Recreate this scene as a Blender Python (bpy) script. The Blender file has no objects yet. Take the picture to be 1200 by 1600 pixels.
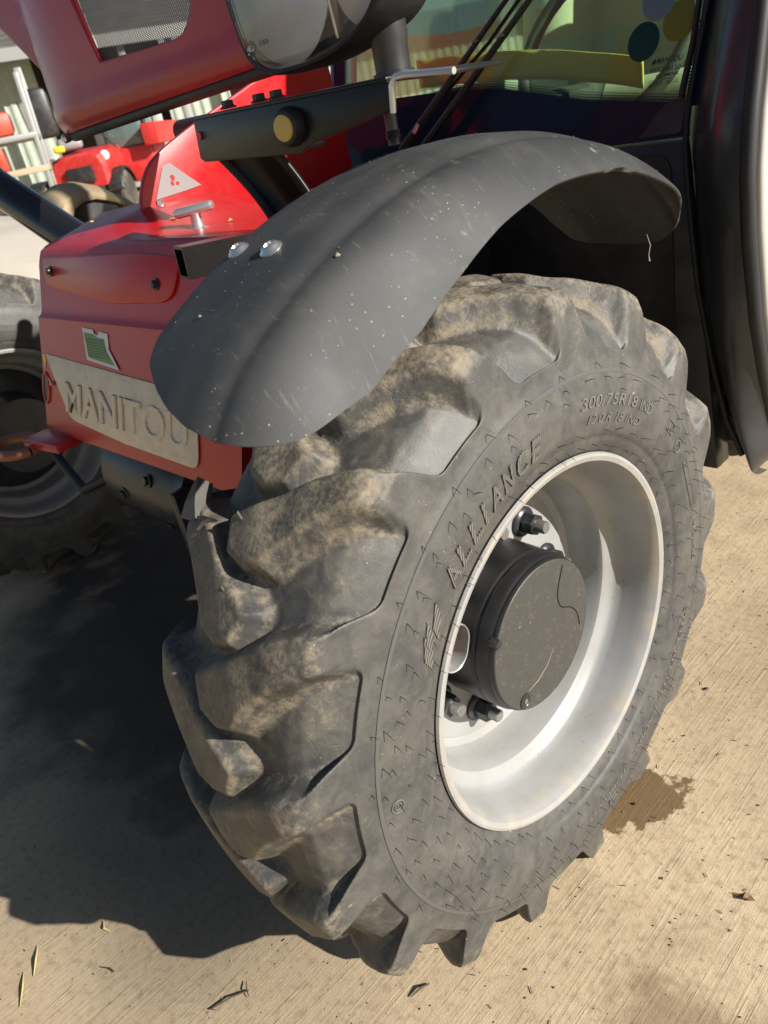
import bpy, bmesh, math, random
import numpy as np
from mathutils import Vector, Matrix
random.seed(7); rng = np.random.default_rng(11)
SC = bpy.context.scene
COL = SC.collection
R_ = math.radians

# ------------------------------------------------------------------ camera
cam = bpy.data.cameras.new('camera'); camo = bpy.data.objects.new('camera', cam); COL.objects.link(camo)
CAM = Vector((0.4869, -0.6558, 1.1013))
camo.matrix_world = Matrix(((0.69620, -0.21406, 0.68519, CAM.x),
                            (0.69368, 0.44621, -0.56542, CAM.y),
                            (-0.18470, 0.86895, 0.45914, CAM.z), (0, 0, 0, 1)))
cam.sensor_fit = 'VERTICAL'; cam.sensor_height = 36.0; cam.sensor_width = 27.0; cam.lens = 27.0
cam.clip_start = 0.02; cam.clip_end = 400
cam.dof.use_dof = True; cam.dof.focus_distance = 1.0; cam.dof.aperture_fstop = 9.0
SC.camera = camo
# ------------------------------------------------------------------ sky and sun
SUN_AZ, SUN_EL = 17.0, 27.0           # azimuth from +X (machine's left) towards +Y (its rear)
w = bpy.data.worlds.new('World'); SC.world = w; w.use_nodes = True
nt = w.node_tree; nt.nodes.clear()
sky = nt.nodes.new('ShaderNodeTexSky'); sky.sky_type = 'NISHITA'; sky.sun_disc = False
sky.sun_elevation = R_(SUN_EL); sky.sun_rotation = R_(90 - SUN_AZ)
sky.air_density = 1.0; sky.dust_density = 0.6; sky.ozone_density = 1.2
bgn = nt.nodes.new('ShaderNodeBackground'); bgn.inputs[1].default_value = 0.05
wo = nt.nodes.new('ShaderNodeOutputWorld')
nt.links.new(sky.outputs[0], bgn.inputs[0]); nt.links.new(bgn.outputs[0], wo.inputs[0])
sl = bpy.data.lights.new('sun', 'SUN'); sl.energy = 5.0; sl.angle = R_(0.5); sl.color = (1.0, 0.955, 0.88)
so = bpy.data.objects.new('sun', sl); COL.objects.link(so)
sdir = Vector((math.cos(R_(SUN_EL)) * math.cos(R_(SUN_AZ)), math.cos(R_(SUN_EL)) * math.sin(R_(SUN_AZ)), math.sin(R_(SUN_EL))))
so.rotation_euler = sdir.to_track_quat('Z', 'Y').to_euler(); so.location = (3, 1, 4)
vs = SC.view_settings
vs.view_transform = 'Standard'; vs.look = 'None'; vs.gamma = 1; vs.use_curve_mapping = False
vs.exposure = 0.85
try:
    SC.cycles.use_denoising = True
    SC.cycles.max_bounces = 8; SC.cycles.transparent_max_bounces = 16
except Exception: pass

# ------------------------------------------------------------------ materials
class NT:
    def __init__(s, name):
        s.m = bpy.data.materials.new(name); s.m.use_nodes = True
        s.t = s.m.node_tree; s.t.nodes.clear()
        s.out = s.t.nodes.new('ShaderNodeOutputMaterial')
        s.b = s.t.nodes.new('ShaderNodeBsdfPrincipled')
        s.t.links.new(s.b.outputs[0], s.out.inputs[0])
        s.tc = s.t.nodes.new('ShaderNodeTexCoord')
    def n(s, kind, **kw):
        x = s.t.nodes.new(kind)
        for k, v in kw.items():
            if k in x.inputs: x.inputs[k].default_value = v
            else: setattr(x, k, v)
        return x
    def l(s, a, b): s.t.links.new(a, b)
    def set(s, k, v):
        i = s.b.inputs[k]
        if hasattr(v, 'links') or hasattr(v, 'is_linked'): s.l(v, i)
        else: i.default_value = v
    def co(s, scale=(1, 1, 1), rot=(0, 0, 0), src='Object'):
        mp = s.t.nodes.new('ShaderNodeMapping'); mp.inputs['Scale'].default_value = scale; mp.inputs['Rotation'].default_value = rot
        s.l(s.tc.outputs[src], mp.inputs[0]); return mp.outputs[0]
    def noise(s, scale, detail=4, rough=.55, vec=None, dist=0):
        x = s.n('ShaderNodeTexNoise'); x.inputs['Scale'].default_value = scale; x.inputs['Detail'].default_value = detail
        x.inputs['Roughness'].default_value = rough; x.inputs['Distortion'].default_value = dist
        s.l(vec if vec else s.tc.outputs['Object'], x.inputs['Vector']); return x.outputs['Fac']
    def vor(s, scale, vec=None, feature='F1', out='Distance'):
        x = s.n('ShaderNodeTexVoronoi'); x.feature = feature; x.inputs['Scale'].default_value = scale
        s.l(vec if vec else s.tc.outputs['Object'], x.inputs['Vector']); return x.outputs[out]
    def ramp(s, fac, a, b, lo=0., hi=1.):
        x = s.n('ShaderNodeMapRange'); x.interpolation_type = 'SMOOTHSTEP'
        s.l(fac, x.inputs[0]); x.inputs[1].default_value = a; x.inputs[2].default_value = b
        x.inputs[3].default_value = lo; x.inputs[4].default_value = hi; return x.outputs[0]
    def math(s, op, a, b=None):
        x = s.n('ShaderNodeMath'); x.operation = op
        for i, v in enumerate((a, b)):
            if v is None: continue
            if isinstance(v, (int, float)): x.inputs[i].default_value = v
            else: s.l(v, x.inputs[i])
        return x.outputs[0]
    def mix(s, fac, a, b):
        x = s.n('ShaderNodeMix'); x.data_type = 'RGBA'
        if isinstance(fac, (int, float)): x.inputs[0].default_value = fac
        else: s.l(fac, x.inputs[0])
        for i, v in ((6, a), (7, b)):
            if isinstance(v, tuple): x.inputs[i].default_value = v if len(v) == 4 else (*v, 1)
            else: s.l(v, x.inputs[i])
        return x.outputs[2]
    def attr(s, name):
        x = s.n('ShaderNodeAttribute'); x.attribute_name = name; return x.outputs['Fac']
    def bump(s, h, strength=.3, dist=.002, prev=None):
        x = s.n('ShaderNodeBump'); x.inputs['Strength'].default_value = strength; x.inputs['Distance'].default_value = dist
        s.l(h, x.inputs['Height'])
        if prev: s.l(prev, x.inputs['Normal'])
        return x.outputs[0]

def simple(name, col, rough=.5, metal=0., coat=0., dust=0., dustcol=(.32, .26, .18), bump=.0, bscale=200, spec=.5, dscale=9):
    N = NT(name); c = (*col, 1)
    f = N.noise(dscale, 6, .62)
    if dust > 0:
        sp = N.ramp(N.vor(95), .10, .03)
        sp = N.math('MULTIPLY', sp, N.ramp(N.noise(14), .5, .62))
        d = N.math('ADD', N.math('MULTIPLY', N.ramp(f, .38, .75), dust), N.math('MULTIPLY', sp, min(1, dust * 1.6)))
        cc = N.mix(N.math('MINIMUM', d, .9), c, (*dustcol, 1)); N.set('Base Color', cc)
        N.set('Roughness', N.math('MINIMUM', N.math('ADD', rough, N.math('MULTIPLY', d, .6)), .95))
    else:
        cc = N.mix(N.ramp(f, .3, .7, 0, .25), c, tuple(x * .8 for x in col)); N.set('Base Color', cc)
        N.set('Roughness', N.ramp(f, .2, .8, rough * .85, min(1, rough * 1.15)))
    N.set('Metallic', metal); N.set('Coat Weight', coat); N.set('Coat Roughness', .12); N.set('Specular IOR Level', spec)
    if bump: N.set('Normal', N.bump(N.noise(bscale, 3), bump, .001))
    return N.m

MAT = {}
def rubber():
    N = NT('tyre_rubber')
    lug = N.attr('lug'); tread = N.attr('tread'); edge = N.attr('edge')
    n1 = N.noise(11, 8, .68); n2 = N.noise(38, 7, .7, dist=.6); n3 = N.noise(150, 4, .6)
    base = N.mix(N.ramp(n2, .35, .7), (.036, .036, .037), (.066, .065, .062))
    film = N.math('MULTIPLY', N.ramp(N.noise(16, 7, .7), .30, .75, .02, .30), N.ramp(tread, .0, 1., 1., .35))
    base = N.mix(film, base, (.20, .18, .145))
    base = N.mix(N.math('MULTIPLY', tread, N.math('MULTIPLY', N.ramp(n2, .3, .7, .0, .38), N.ramp(n1, .3, .65, .2, 1.))), base, (.175, .148, .108))
    # dried mud on the lug tops and along the fillets, polished black between
    top = N.math('MULTIPLY', N.ramp(lug, .55, .98), tread)
    dm = N.math('ADD', N.math('MULTIPLY', top, .40), N.math('MULTIPLY', edge, .36))
    dm = N.math('ADD', dm, N.math('MULTIPLY', tread, .10))
    dm = N.math('ADD', dm, N.ramp(n1, .38, .72, -.12, .18))
    dm = N.math('ADD', dm, N.ramp(n2, .35, .75, -.10, .14))
    dm = N.math('ADD', dm, N.ramp(n3, .3, .7, -.16, .16))
    d = N.ramp(dm, .12, .85, 0, .78)
    dust = N.mix(n2, (.235, .19, .128), (.33, .27, .185))
    c = N.mix(d, base, dust)
    # scuffs and straw specks
    sc = N.ramp(N.vor(46, N.co((1, .22, 1), (.5, .3, .8))), .055, .02)
    sc = N.math('MULTIPLY', sc, N.ramp(N.noise(9), .46, .56))
    sc2 = N.math('MULTIPLY', N.ramp(N.vor(70, N.co((.25, 1, 1), (.2, .9, .1))), .06, .02), N.ramp(N.noise(6), .46, .56)); sc = N.math('MAXIMUM', sc, sc2)
    c = N.mix(N.math('MULTIPLY', sc, .85), c, (.38, .32, .23))
    sp = N.math('MULTIPLY', N.ramp(N.vor(210), .12, .04), N.ramp(N.noise(17), .5, .62))
    c = N.mix(N.math('MULTIPLY', sp, .8), c, (.48, .40, .28))
    N.set('Base Color', c)
    N.set('Roughness', N.ramp(d, 0, .8, .52, .95)); N.set('Specular IOR Level', .4)
    b = N.bump(N.noise(420, 4, .6), .18, .0012)
    b = N.bump(N.math('ADD', d, N.math('MULTIPLY', n2, .6)), .35, .0016, b)
    # fine cracks
    cr = N.ramp(N.vor(34, N.co((1, 2.2, 1)), 'DISTANCE_TO_EDGE'), .0, .018)
    b = N.bump(N.math('MAXIMUM', cr, N.ramp(N.noise(7), .60, .52)), .35, .0012, b)
    N.set('Normal', b); return N.m
MAT['rubber'] = rubber()
def rubber_letter():
    N = NT('moulded_letter_rubber')
    wv = N.n('ShaderNodeTexWave'); wv.inputs['Scale'].default_value = 62; wv.inputs['Distortion'].default_value = .3
    mp = N.co((1, 1, 1), (0, 0, .55), 'UV'); N.l(mp, wv.inputs['Vector'])
    f = N.ramp(wv.outputs['Fac'], .25, .6)
    c = N.mix(f, (.040, .038, .035), (.15, .14, .118)); N.set('Base Color', c); N.set('Roughness', .75)
    N.set('Normal', N.bump(f, .8, .0015)); return N.m
MAT['rubber_letter'] = rubber_letter()
MAT['rubber_plain'] = simple('plain_moulded_rubber', (.115, .108, .094), .75)
MAT['rubber_tear'] = simple('torn_rubber', (.075, .070, .062), .8, dust=.4, dustcol=(.22, .18, .12), dscale=20)
MAT['ring_rubber'] = simple('ring_rubber', (.075, .073, .068), .75)
MAT['hair'] = simple('rubber_hair', (.022, .022, .022), .7)
def mudguard_mat():
    N = NT('charcoal_plastic')
    n1 = N.noise(7, 7, .62); n2 = N.noise(60, 5, .6)
    c = N.mix(N.ramp(n1, .35, .7), (.028, .029, .030), (.044, .044, .044))
    st = N.ramp(N.noise(30, 6, .6, N.co((1, 6, 1))), .60, .75)
    c = N.mix(N.math('MULTIPLY', st, .25), c, (.22, .2, .16))
    sp = N.math('MULTIPLY', N.ramp(N.vor(130), .14, .03), N.ramp(N.noise(10), .46, .60))
    c = N.mix(N.math('MULTIPLY', sp, .65), c, (.42, .38, .30))
    c = N.mix(N.ramp(N.noise(3.2, 8, .7), .52, .78, 0, .30), c, (.17, .155, .125))
    bl = N.math('MULTIPLY', N.ramp(N.math('ADD', N.vor(24, N.co((1, 1, 1.8))), N.ramp(N.noise(160, 3), .3, .7, -.10, .10)), .16, .02), N.ramp(N.noise(5.5), .54, .64))
    c = N.mix(N.math('MULTIPLY', bl, .4), c, (.36, .32, .25))
    N.set('Base Color', c); N.set('Roughness', N.ramp(n1, .3, .7, .52, .68)); N.set('Specular IOR Level', .38)
    N.set('Normal', N.bump(N.noise(900, 2), .25, .0006)); return N.m
MAT['mudguard'] = mudguard_mat()
def red(name, dust, k=1.):
    N = NT(name)
    n1 = N.noise(6, 7, .6); n2 = N.noise(45, 5, .6)
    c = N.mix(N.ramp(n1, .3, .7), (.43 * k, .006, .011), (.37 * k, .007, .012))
    d = N.math('MULTIPLY', N.ramp(N.math('ADD', n1, N.math('MULTIPLY', n2, .5)), .55, 1.0), dust)
    c = N.mix(d, c, (.34, .15, .11))
    sp = N.math('MULTIPLY', N.ramp(N.vor(120), .10, .03), N.ramp(N.noise(12), .52, .62))
    c = N.mix(N.math('MULTIPLY', sp, .7), c, (.06, .03, .025))
    N.set('Base Color', c); N.set('Roughness', N.ramp(d, 0, .5, .32, .6)); N.set('Coat Weight', .12); N.set('Coat Roughness', .10); N.set('Specular IOR Level', .30)
    N.set('Normal', N.bump(N.noise(300, 2), .05, .0006)); return N.m
MAT['red'] = red('red_paint', .16)
MAT['red_shaded'] = red('shaded_red_paint', .02, .75)  # same red with less dust, darkened to paint in the bonnet's shade
def rim_mat():
    N = NT('pale_silver_rim_paint')
    n1 = N.noise(14, 7, .6)
    c = N.mix(N.ramp(n1, .35, .75), (.31, .31, .308), (.27, .265, .25))
    c = N.mix(N.ramp(N.noise(5, 8, .7), .5, .8, 0, .45), c, (.24, .215, .17))
    sp = N.math('MULTIPLY', N.ramp(N.vor(85), .13, .03), N.ramp(N.noise(15), .47, .6))
    c = N.mix(N.math('MULTIPLY', sp, .75), c, (.13, .075, .04))
    edge = N.math('MULTIPLY', N.attr('flange'), N.ramp(N.noise(26, 6, .65), .42, .68))
    c = N.mix(N.math('MULTIPLY', edge, .5), c, (.42, .35, .25))
    N.set('Base Color', c); N.set('Roughness', .34); N.set('Metallic', .12); N.set('Coat Weight', .15); N.set('Coat Roughness', .25)
    return N.m
MAT['rim'] = rim_mat()
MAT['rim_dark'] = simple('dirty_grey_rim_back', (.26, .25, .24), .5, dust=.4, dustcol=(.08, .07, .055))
def hubface():
    N = NT('speckled_black_hub')
    v = N.co((1, 1, 1))
    f1 = N.noise(150, 6, .75, v, 2.0); f2 = N.noise(60, 5, .7)
    m = N.math('MULTIPLY', N.ramp(f1, .53, .68), N.ramp(f2, .40, .66))
    m = N.math('MULTIPLY', m, N.math('MULTIPLY', N.attr('face'), .5))
    base = N.mix(N.attr('face'), (.013, .013, .014), (.040, .038, .034))
    c = N.mix(m, base, (.33, .29, .21))
    sc_ = N.math('MULTIPLY', N.ramp(N.vor(60, N.co((1, .35, 1), (.6, 0, 0))), .06, .02), N.ramp(N.noise(12), .5, .6))
    c = N.mix(N.math('MULTIPLY', sc_, N.math('MULTIPLY', N.attr('face'), .7)), c, (.40, .38, .33))
    N.set('Base Color', c); N.set('Roughness', N.mix(N.attr('face'), (.38, .38, .38), (.62, .62, .62)))
    N.set('Normal', N.bump(f1, .25, .0012)); return N.m
MAT['hub'] = hubface()
MAT['black_paint'] = simple('black_gloss_paint', (.008, .007, .007), .30, coat=.0, dust=.03, spec=.25)
MAT['black_satin'] = simple('black_satin_paint', (.016, .016, .018), .42, dust=.10)
MAT['strut'] = simple('polished_black_strut', (.010, .010, .011), .14, spec=.6)
MAT['pillar'] = simple('black_cab_plastic', (.020, .022, .027), .30, coat=.25, dust=.09, dustcol=(.22, .22, .22))
MAT['black_rubber'] = simple('black_rubber_seal', (.014, .014, .015), .6)
MAT['axle'] = simple('dirty_black_axle', (.020, .022, .026), .28, dust=.22, dustcol=(.13, .115, .09), dscale=14)
MAT['zinc'] = simple('zinc_plated_steel', (.62, .62, .60), .32, metal=.9)
MAT['aluminium'] = simple('cast_aluminium', (.66, .66, .66), .38, metal=.85)
MAT['dark_nut'] = simple('dark_steel_nut', (.05, .052, .055), .35, metal=.6)
MAT['stud'] = simple('bare_steel_stud', (.30, .30, .29), .4, metal=.8)
MAT['white_paint'] = simple('white_door_paint', (.50, .485, .45), .35, coat=.3, dust=.08)
MAT['rust'] = simple('rusty_steel', (.26, .10, .05), .85, bump=.3)
def plate_mat():
    N = NT('cream_name_plate')
    n = N.noise(30, 6, .65)
    c = N.mix(N.ramp(n, .3, .75), (.72, .61, .45), (.60, .49, .34))
    sp = N.math('MULTIPLY', N.ramp(N.vor(85), .13, .04), N.ramp(N.noise(20), .45, .58))
    c = N.mix(N.math('MULTIPLY', sp, .85), c, (.07, .055, .04))
    bl = N.math('MULTIPLY', N.ramp(N.noise(16, 5, .6, N.co((1, 1, 6))), .60, .70), .5)
    c = N.mix(bl, c, (.36, .40, .46))
    N.set('Base Color', c); N.set('Roughness', .6); return N.m
MAT['plate'] = plate_mat()
MAT['plate_edge'] = simple('letter_edge_shadow_grime', (.20, .16, .11), .8)  # dark outline standing for shadow and grime round the raised letters
MAT['green_print'] = simple('green_sticker', (.12, .24, .05), .5)
MAT['green_dark'] = simple('dark_green_print', (.05, .12, .025), .5)
MAT['sticker_white'] = simple('white_sticker', (.62, .62, .58), .5)
MAT['yellow'] = simple('mustard_yellow_plastic', (.55, .38, .09), .5, dust=.2)
MAT['yellow_bright'] = simple('yellow_paint', (.75, .50, .03), .5)
MAT['reflector_grey'] = simple('grey_reflective_sticker', (.24, .22, .215), .35)
def glassmat(name, tint, rough=.02, refl=1.0, film=0.):
    m = bpy.data.materials.new(name); m.use_nodes = True; t = m.node_tree; t.nodes.clear()
    o = t.nodes.new('ShaderNodeOutputMaterial'); mx = t.nodes.new('ShaderNodeMixShader')
    tr = t.nodes.new('ShaderNodeBsdfTransparent'); gl = t.nodes.new('ShaderNodeBsdfGlossy'); fr = t.nodes.new('ShaderNodeFresnel')
    tr.inputs[0].default_value = (*tint, 1); gl.inputs['Roughness'].default_value = rough; fr.inputs[0].default_value = 1.5
    ml = t.nodes.new('ShaderNodeMath'); ml.operation = 'MULTIPLY'; ml.inputs[1].default_value = refl
    t.links.new(fr.outputs[0], ml.inputs[0]); t.links.new(ml.outputs[0], mx.inputs[0])
    t.links.new(tr.outputs[0], mx.inputs[1]); t.links.new(gl.outputs[0], mx.inputs[2])
    if film:
        df = t.nodes.new('ShaderNodeBsdfDiffuse'); df.inputs[0].default_value = (.62, .66, .58, 1); m2 = t.nodes.new('ShaderNodeMixShader'); nz = t.nodes.new('ShaderNodeTexNoise'); nz.inputs['Scale'].default_value = 9
        tcn = t.nodes.new('ShaderNodeTexCoord'); t.links.new(tcn.outputs['Object'], nz.inputs['Vector']); mr = t.nodes.new('ShaderNodeMapRange'); mr.inputs[3].default_value = film * .4; mr.inputs[4].default_value = film * 1.6
        t.links.new(nz.outputs['Fac'], mr.inputs[0]); t.links.new(mr.outputs[0], m2.inputs[0]); t.links.new(mx.outputs[0], m2.inputs[1]); t.links.new(df.outputs[0], m2.inputs[2]); t.links.new(m2.outputs[0], o.inputs[0])
    else: t.links.new(mx.outputs[0], o.inputs[0])
    return m
MAT['glass'] = glassmat('green_tinted_glass', (.84, .93, .82), refl=.55, film=.05)
MAT['lens'] = glassmat('clear_lens', (.93, .93, .93))
MAT['frit'] = simple('sky_tinted_black_glass', (.015, .024, .046), .08, spec=.15)  # navy base colour paints in the sky reflected by the black glass
MAT['chrome'] = simple('headlight_reflector', (.90, .90, .90), .22, metal=.25)
MAT['amber'] = simple('amber_bulb', (.75, .25, .03), .3)
MAT['teal'] = simple('dark_teal_sticker', (.006, .050, .046), .5, spec=.2)
MAT['olive'] = simple('olive_sticker', (.17, .18, .03), .5, spec=.2)
MAT['bluegrey'] = simple('blue_grey_sticker', (.12, .20, .25), .45)
MAT['print_dark'] = simple('dark_print', (.03, .04, .04), .6)
MAT['print_black'] = simple('black_print', (.012, .012, .012), .6)
MAT['seat'] = simple('pale_dusty_seat_fabric', (.55, .56, .44), .85, bump=.4, bscale=90)
MAT['hivis'] = simple('yellow_hi_vis', (.66, .50, .12), .7)
MAT['interior'] = simple('dark_cab_interior', (.05, .055, .05), .7)
MAT['interior_grey'] = simple('grey_cab_interior', (.30, .34, .29), .8)
MAT['bg_red'] = simple('background_red_paint', (.50, .02, .02), .35, dust=.15)
MAT['bg_tyre'] = simple('background_tyre', (.04, .038, .035), .8, dust=.7, dustcol=(.32, .25, .16), dscale=2.5)
MAT['bg_glass'] = simple('background_cab_glass', (.10, .15, .14), .08, spec=.9)
MAT['steel_grey'] = simple('galvanised_steel', (.30, .30, .285), .5, metal=.3)
MAT['orange_red'] = simple('orange_red_paint', (.62, .06, .03), .5)
MAT['green_crate'] = simple('green_crate', (.05, .28, .05), .6)
MAT['timber'] = simple('weathered_timber', (.42, .33, .22), .85, bump=.3, bscale=40)
MAT['rubble'] = simple('pale_rubble', (.34, .31, .26), .9, bump=.5, bscale=20)
MAT['dark_store'] = simple('dark_store', (.05, .035, .03), .8)
MAT['straw'] = simple('straw', (.50, .44, .16), .7)
MAT['twig'] = simple('dry_twig', (.06, .045, .03), .8)
MAT['leaf'] = simple('dry_leaf', (.14, .08, .04), .8)
MAT['stone'] = simple('grit', (.20, .155, .10), .9)
MAT['stone_pale'] = simple('pale_grit', (.26, .22, .16), .9)
MAT['cobweb'] = simple('cobweb_and_chaff', (.55, .52, .45), .9)
MAT['dusty_plastic'] = simple('dusty_black_plastic', (.22, .17, .10), .8, dust=1.0, dustcol=(.40, .31, .19), dscale=5)
def cladding():
    N = NT('green_grey_cladding'); n = N.noise(3, 5)
    N.set('Base Color', N.mix(N.ramp(n, .3, .7), (.36, .40, .33), (.30, .34, .28))); N.set('Roughness', .55); return N.m
MAT['cladding'] = cladding()
MAT['roof'] = simple('dark_slate_roof', (.075, .072, .07), .8, dust=.2, dscale=1.2)

def concrete():
    N = NT('brushed_concrete')
    P = N.tc.outputs['Object']
    n1 = N.noise(2.2, 7, .62); n2 = N.noise(9, 7, .65); n3 = N.noise(70, 5, .6); n4 = N.noise(420, 3, .6)
    br = N.noise(1.0, 5, .6, N.co((210, 6.5, 1), (0, 0, R_(-3)))); br2 = N.noise(1.0, 4, .6, N.co((90, 3.5, 1), (0, 0, R_(-2))))
    c = N.mix(N.ramp(n1, .3, .7), (.54, .425, .275), (.46, .355, .225))
    c = N.mix(N.ramp(n2, .38, .75, 0, .7), c, (.36, .265, .165))
    c = N.mix(N.ramp(n3, .45, .75, 0, .60), c, (.25, .185, .115))
    brk_ = N.math('MULTIPLY', N.ramp(br, .56, .72), N.ramp(N.noise(3.5, 4), .35, .60, .45, 1.))
    c = N.mix(N.math('MULTIPLY', brk_, .34), c, (.24, .18, .115))
    c = N.mix(N.math('MULTIPLY', N.ramp(N.vor(55), .22, .05), N.ramp(N.noise(22), .52, .62)), c, (.20, .15, .10))
    c = N.mix(N.ramp(br, .46, .30, 0, .22), c, (.64, .54, .40))
    c = N.mix(N.ramp(n4, .56, .70, 0, .40), c, (.66, .57, .44))
    c = N.mix(N.ramp(N.vor(300), .16, .05, 0, .5), c, (.12, .09, .06))
    # stains with shapes of their own: x, y, radius x, radius y, darkness (below 0: black oil and painted shade under the machine), edge softness
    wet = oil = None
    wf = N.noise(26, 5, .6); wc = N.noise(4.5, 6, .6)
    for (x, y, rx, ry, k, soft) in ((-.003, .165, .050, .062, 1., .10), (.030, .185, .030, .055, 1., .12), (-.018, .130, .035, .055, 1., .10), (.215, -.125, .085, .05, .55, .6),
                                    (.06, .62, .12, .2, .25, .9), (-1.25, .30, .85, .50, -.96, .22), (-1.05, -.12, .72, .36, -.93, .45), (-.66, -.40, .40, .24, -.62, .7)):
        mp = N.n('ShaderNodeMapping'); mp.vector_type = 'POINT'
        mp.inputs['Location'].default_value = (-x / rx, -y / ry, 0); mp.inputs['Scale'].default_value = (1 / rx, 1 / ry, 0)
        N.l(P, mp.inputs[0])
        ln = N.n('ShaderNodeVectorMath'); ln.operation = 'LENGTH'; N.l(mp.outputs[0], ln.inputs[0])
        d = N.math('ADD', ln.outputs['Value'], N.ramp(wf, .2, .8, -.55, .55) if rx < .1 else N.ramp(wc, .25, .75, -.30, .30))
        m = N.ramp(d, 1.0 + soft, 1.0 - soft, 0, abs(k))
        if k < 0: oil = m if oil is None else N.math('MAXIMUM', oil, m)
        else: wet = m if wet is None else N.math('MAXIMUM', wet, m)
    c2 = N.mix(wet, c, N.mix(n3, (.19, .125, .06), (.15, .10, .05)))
    c2 = N.mix(oil, c2, N.mix(n2, (.060, .050, .040), (.030, .026, .022)))  # oil staining, spread and blackened to deepen the shade beneath the machine
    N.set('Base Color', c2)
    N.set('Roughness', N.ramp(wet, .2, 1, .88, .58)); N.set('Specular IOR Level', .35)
    b = N.bump(br, .32, .0026); b = N.bump(brk_, .30, .0018, b); b = N.bump(n3, .30, .0025, b); b = N.bump(n4, .45, .0011, b)
    N.set('Normal', b); return N.m
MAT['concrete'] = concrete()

# ------------------------------------------------------------------ mesh helpers
WL = {}
def empty(name, loc):
    o = bpy.data.objects.new(name, None); COL.objects.link(o); o.location = loc; o.empty_display_size = .1; WL[o] = Vector(loc); return o
def tag(o, label=None, cat=None, group=None, kind=None):
    if label: o['label'] = label
    if cat: o['category'] = cat
    if group: o['group'] = group
    if kind: o['kind'] = kind
    return o
def put(o, parent):
    if parent is not None:
        o.parent = parent
        o.matrix_parent_inverse = Matrix.Translation(-WL.get(parent, Vector((0, 0, 0))))
def mk(name, V, F, mat, parent=None, smooth=True, sharp=35, mats=None, fmat=None):
    me = bpy.data.meshes.new(name); me.from_pydata([tuple(map(float, v)) for v in V], [], [tuple(int(i) for i in f) for f in F]); me.update()
    bm = bmesh.new(); bm.from_mesh(me); bmesh.ops.recalc_face_normals(bm, faces=bm.faces); bm.to_mesh(me); bm.free()
    return fin(name, me, mat, parent, smooth, sharp)
def fin(name, me, mat, parent, smooth=True, sharp=35):
    if isinstance(mat, str): mat = MAT[mat]
    me.materials.append(mat)
    if smooth:
        me.shade_smooth()
        if sharp: me.set_sharp_from_angle(angle=R_(sharp))
    o = bpy.data.objects.new(name, me); COL.objects.link(o); WL[o] = Vector((0, 0, 0))
    put(o, parent); return o
def frombm(name, bm, mat, parent=None, smooth=True, sharp=35):
    bmesh.ops.recalc_face_normals(bm, faces=bm.faces)
    me = bpy.data.meshes.new(name); bm.to_mesh(me); bm.free(); return fin(name, me, mat, parent, smooth, sharp)
def frame(z, x=None):
    z = Vector(z).normalized(); x = Vector(x) if x else (Vector((0, 0, 1)) if abs(z.z) < .9 else Vector((1, 0, 0)))
    y = z.cross(x).normalized(); x = y.cross(z).normalized(); return x, y, z
def box_bm(c, s, rot=None, bev=.0, seg=2, bm=None):
    b = bm or bmesh.new()
    r = bmesh.ops.create_cube(b, size=1); vs = r['verts']
    M = Matrix.Translation(c) @ (rot.to_4x4() if rot else Matrix()) @ Matrix.Diagonal((*s, 1))
    bmesh.ops.transform(b, matrix=M, verts=vs)
    if bev:
        es = list({e for v in vs for e in v.link_edges}); bmesh.ops.bevel(b, geom=es, offset=bev, segments=seg, profile=.5, affect='EDGES')
    return b
def box(name, c, s, mat, parent=None, rot=None, bev=.003):
    return frombm(name, box_bm(c, s, rot, bev), mat, parent)
def lathe_arr(prof, c, axis, n=64, x=None):
    """prof: list of (t along axis, radius)"""
    X, Y, Z = frame(axis, x); c = Vector(c); V = []; F = []
    for t, r in prof:
        for k in range(n):
            a = 2 * math.pi * k / n; V.append(c + Z * t + X * (r * math.cos(a)) + Y * (r * math.sin(a)))
    for i in range(len(prof) - 1):
        for k in range(n):
            k2 = (k + 1) % n; F.append((i * n + k, i * n + k2, (i + 1) * n + k2, (i + 1) * n + k))
    return V, F
def lathe(name, prof, c, axis, mat, parent=None, n=48, cap=True, x=None, sharp=35):
    V, F = lathe_arr(prof, c, axis, n, x)
    if cap:
        F.append(tuple(range(n))); m = (len(prof) - 1) * n; F.append(tuple(range(m, m + n)))
    return mk(name, V, F, mat, parent, sharp=sharp)
def tube(name, pts, rad, mat, parent=None, n=10, cap=True, sharp=40, flat=1.0):
    pts = [Vector(p) for p in pts]; V = []; F = []; up = None
    for i, p in enumerate(pts):
        d = (pts[min(i + 1, len(pts) - 1)] - pts[max(i - 1, 0)]).normalized()
        if up is None: up = Vector((0, 0, 1)) if abs(d.z) < .9 else Vector((1, 0, 0))
        y = d.cross(up).normalized(); up = y.cross(d).normalized()
        r = rad[i] if isinstance(rad, (list, tuple)) else rad
        for k in range(n):
            a = 2 * math.pi * k / n; V.append(p + up * (r * math.cos(a) * flat) + y * (r * math.sin(a)))
    for i in range(len(pts) - 1):
        for k in range(n):
            k2 = (k + 1) % n; F.append((i * n + k, i * n + k2, (i + 1) * n + k2, (i + 1) * n + k))
    if cap: F.append(tuple(range(n))); m = (len(pts) - 1) * n; F.append(tuple(range(m, m + n)))
    return mk(name, V, F, mat, parent, sharp=sharp)
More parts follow.
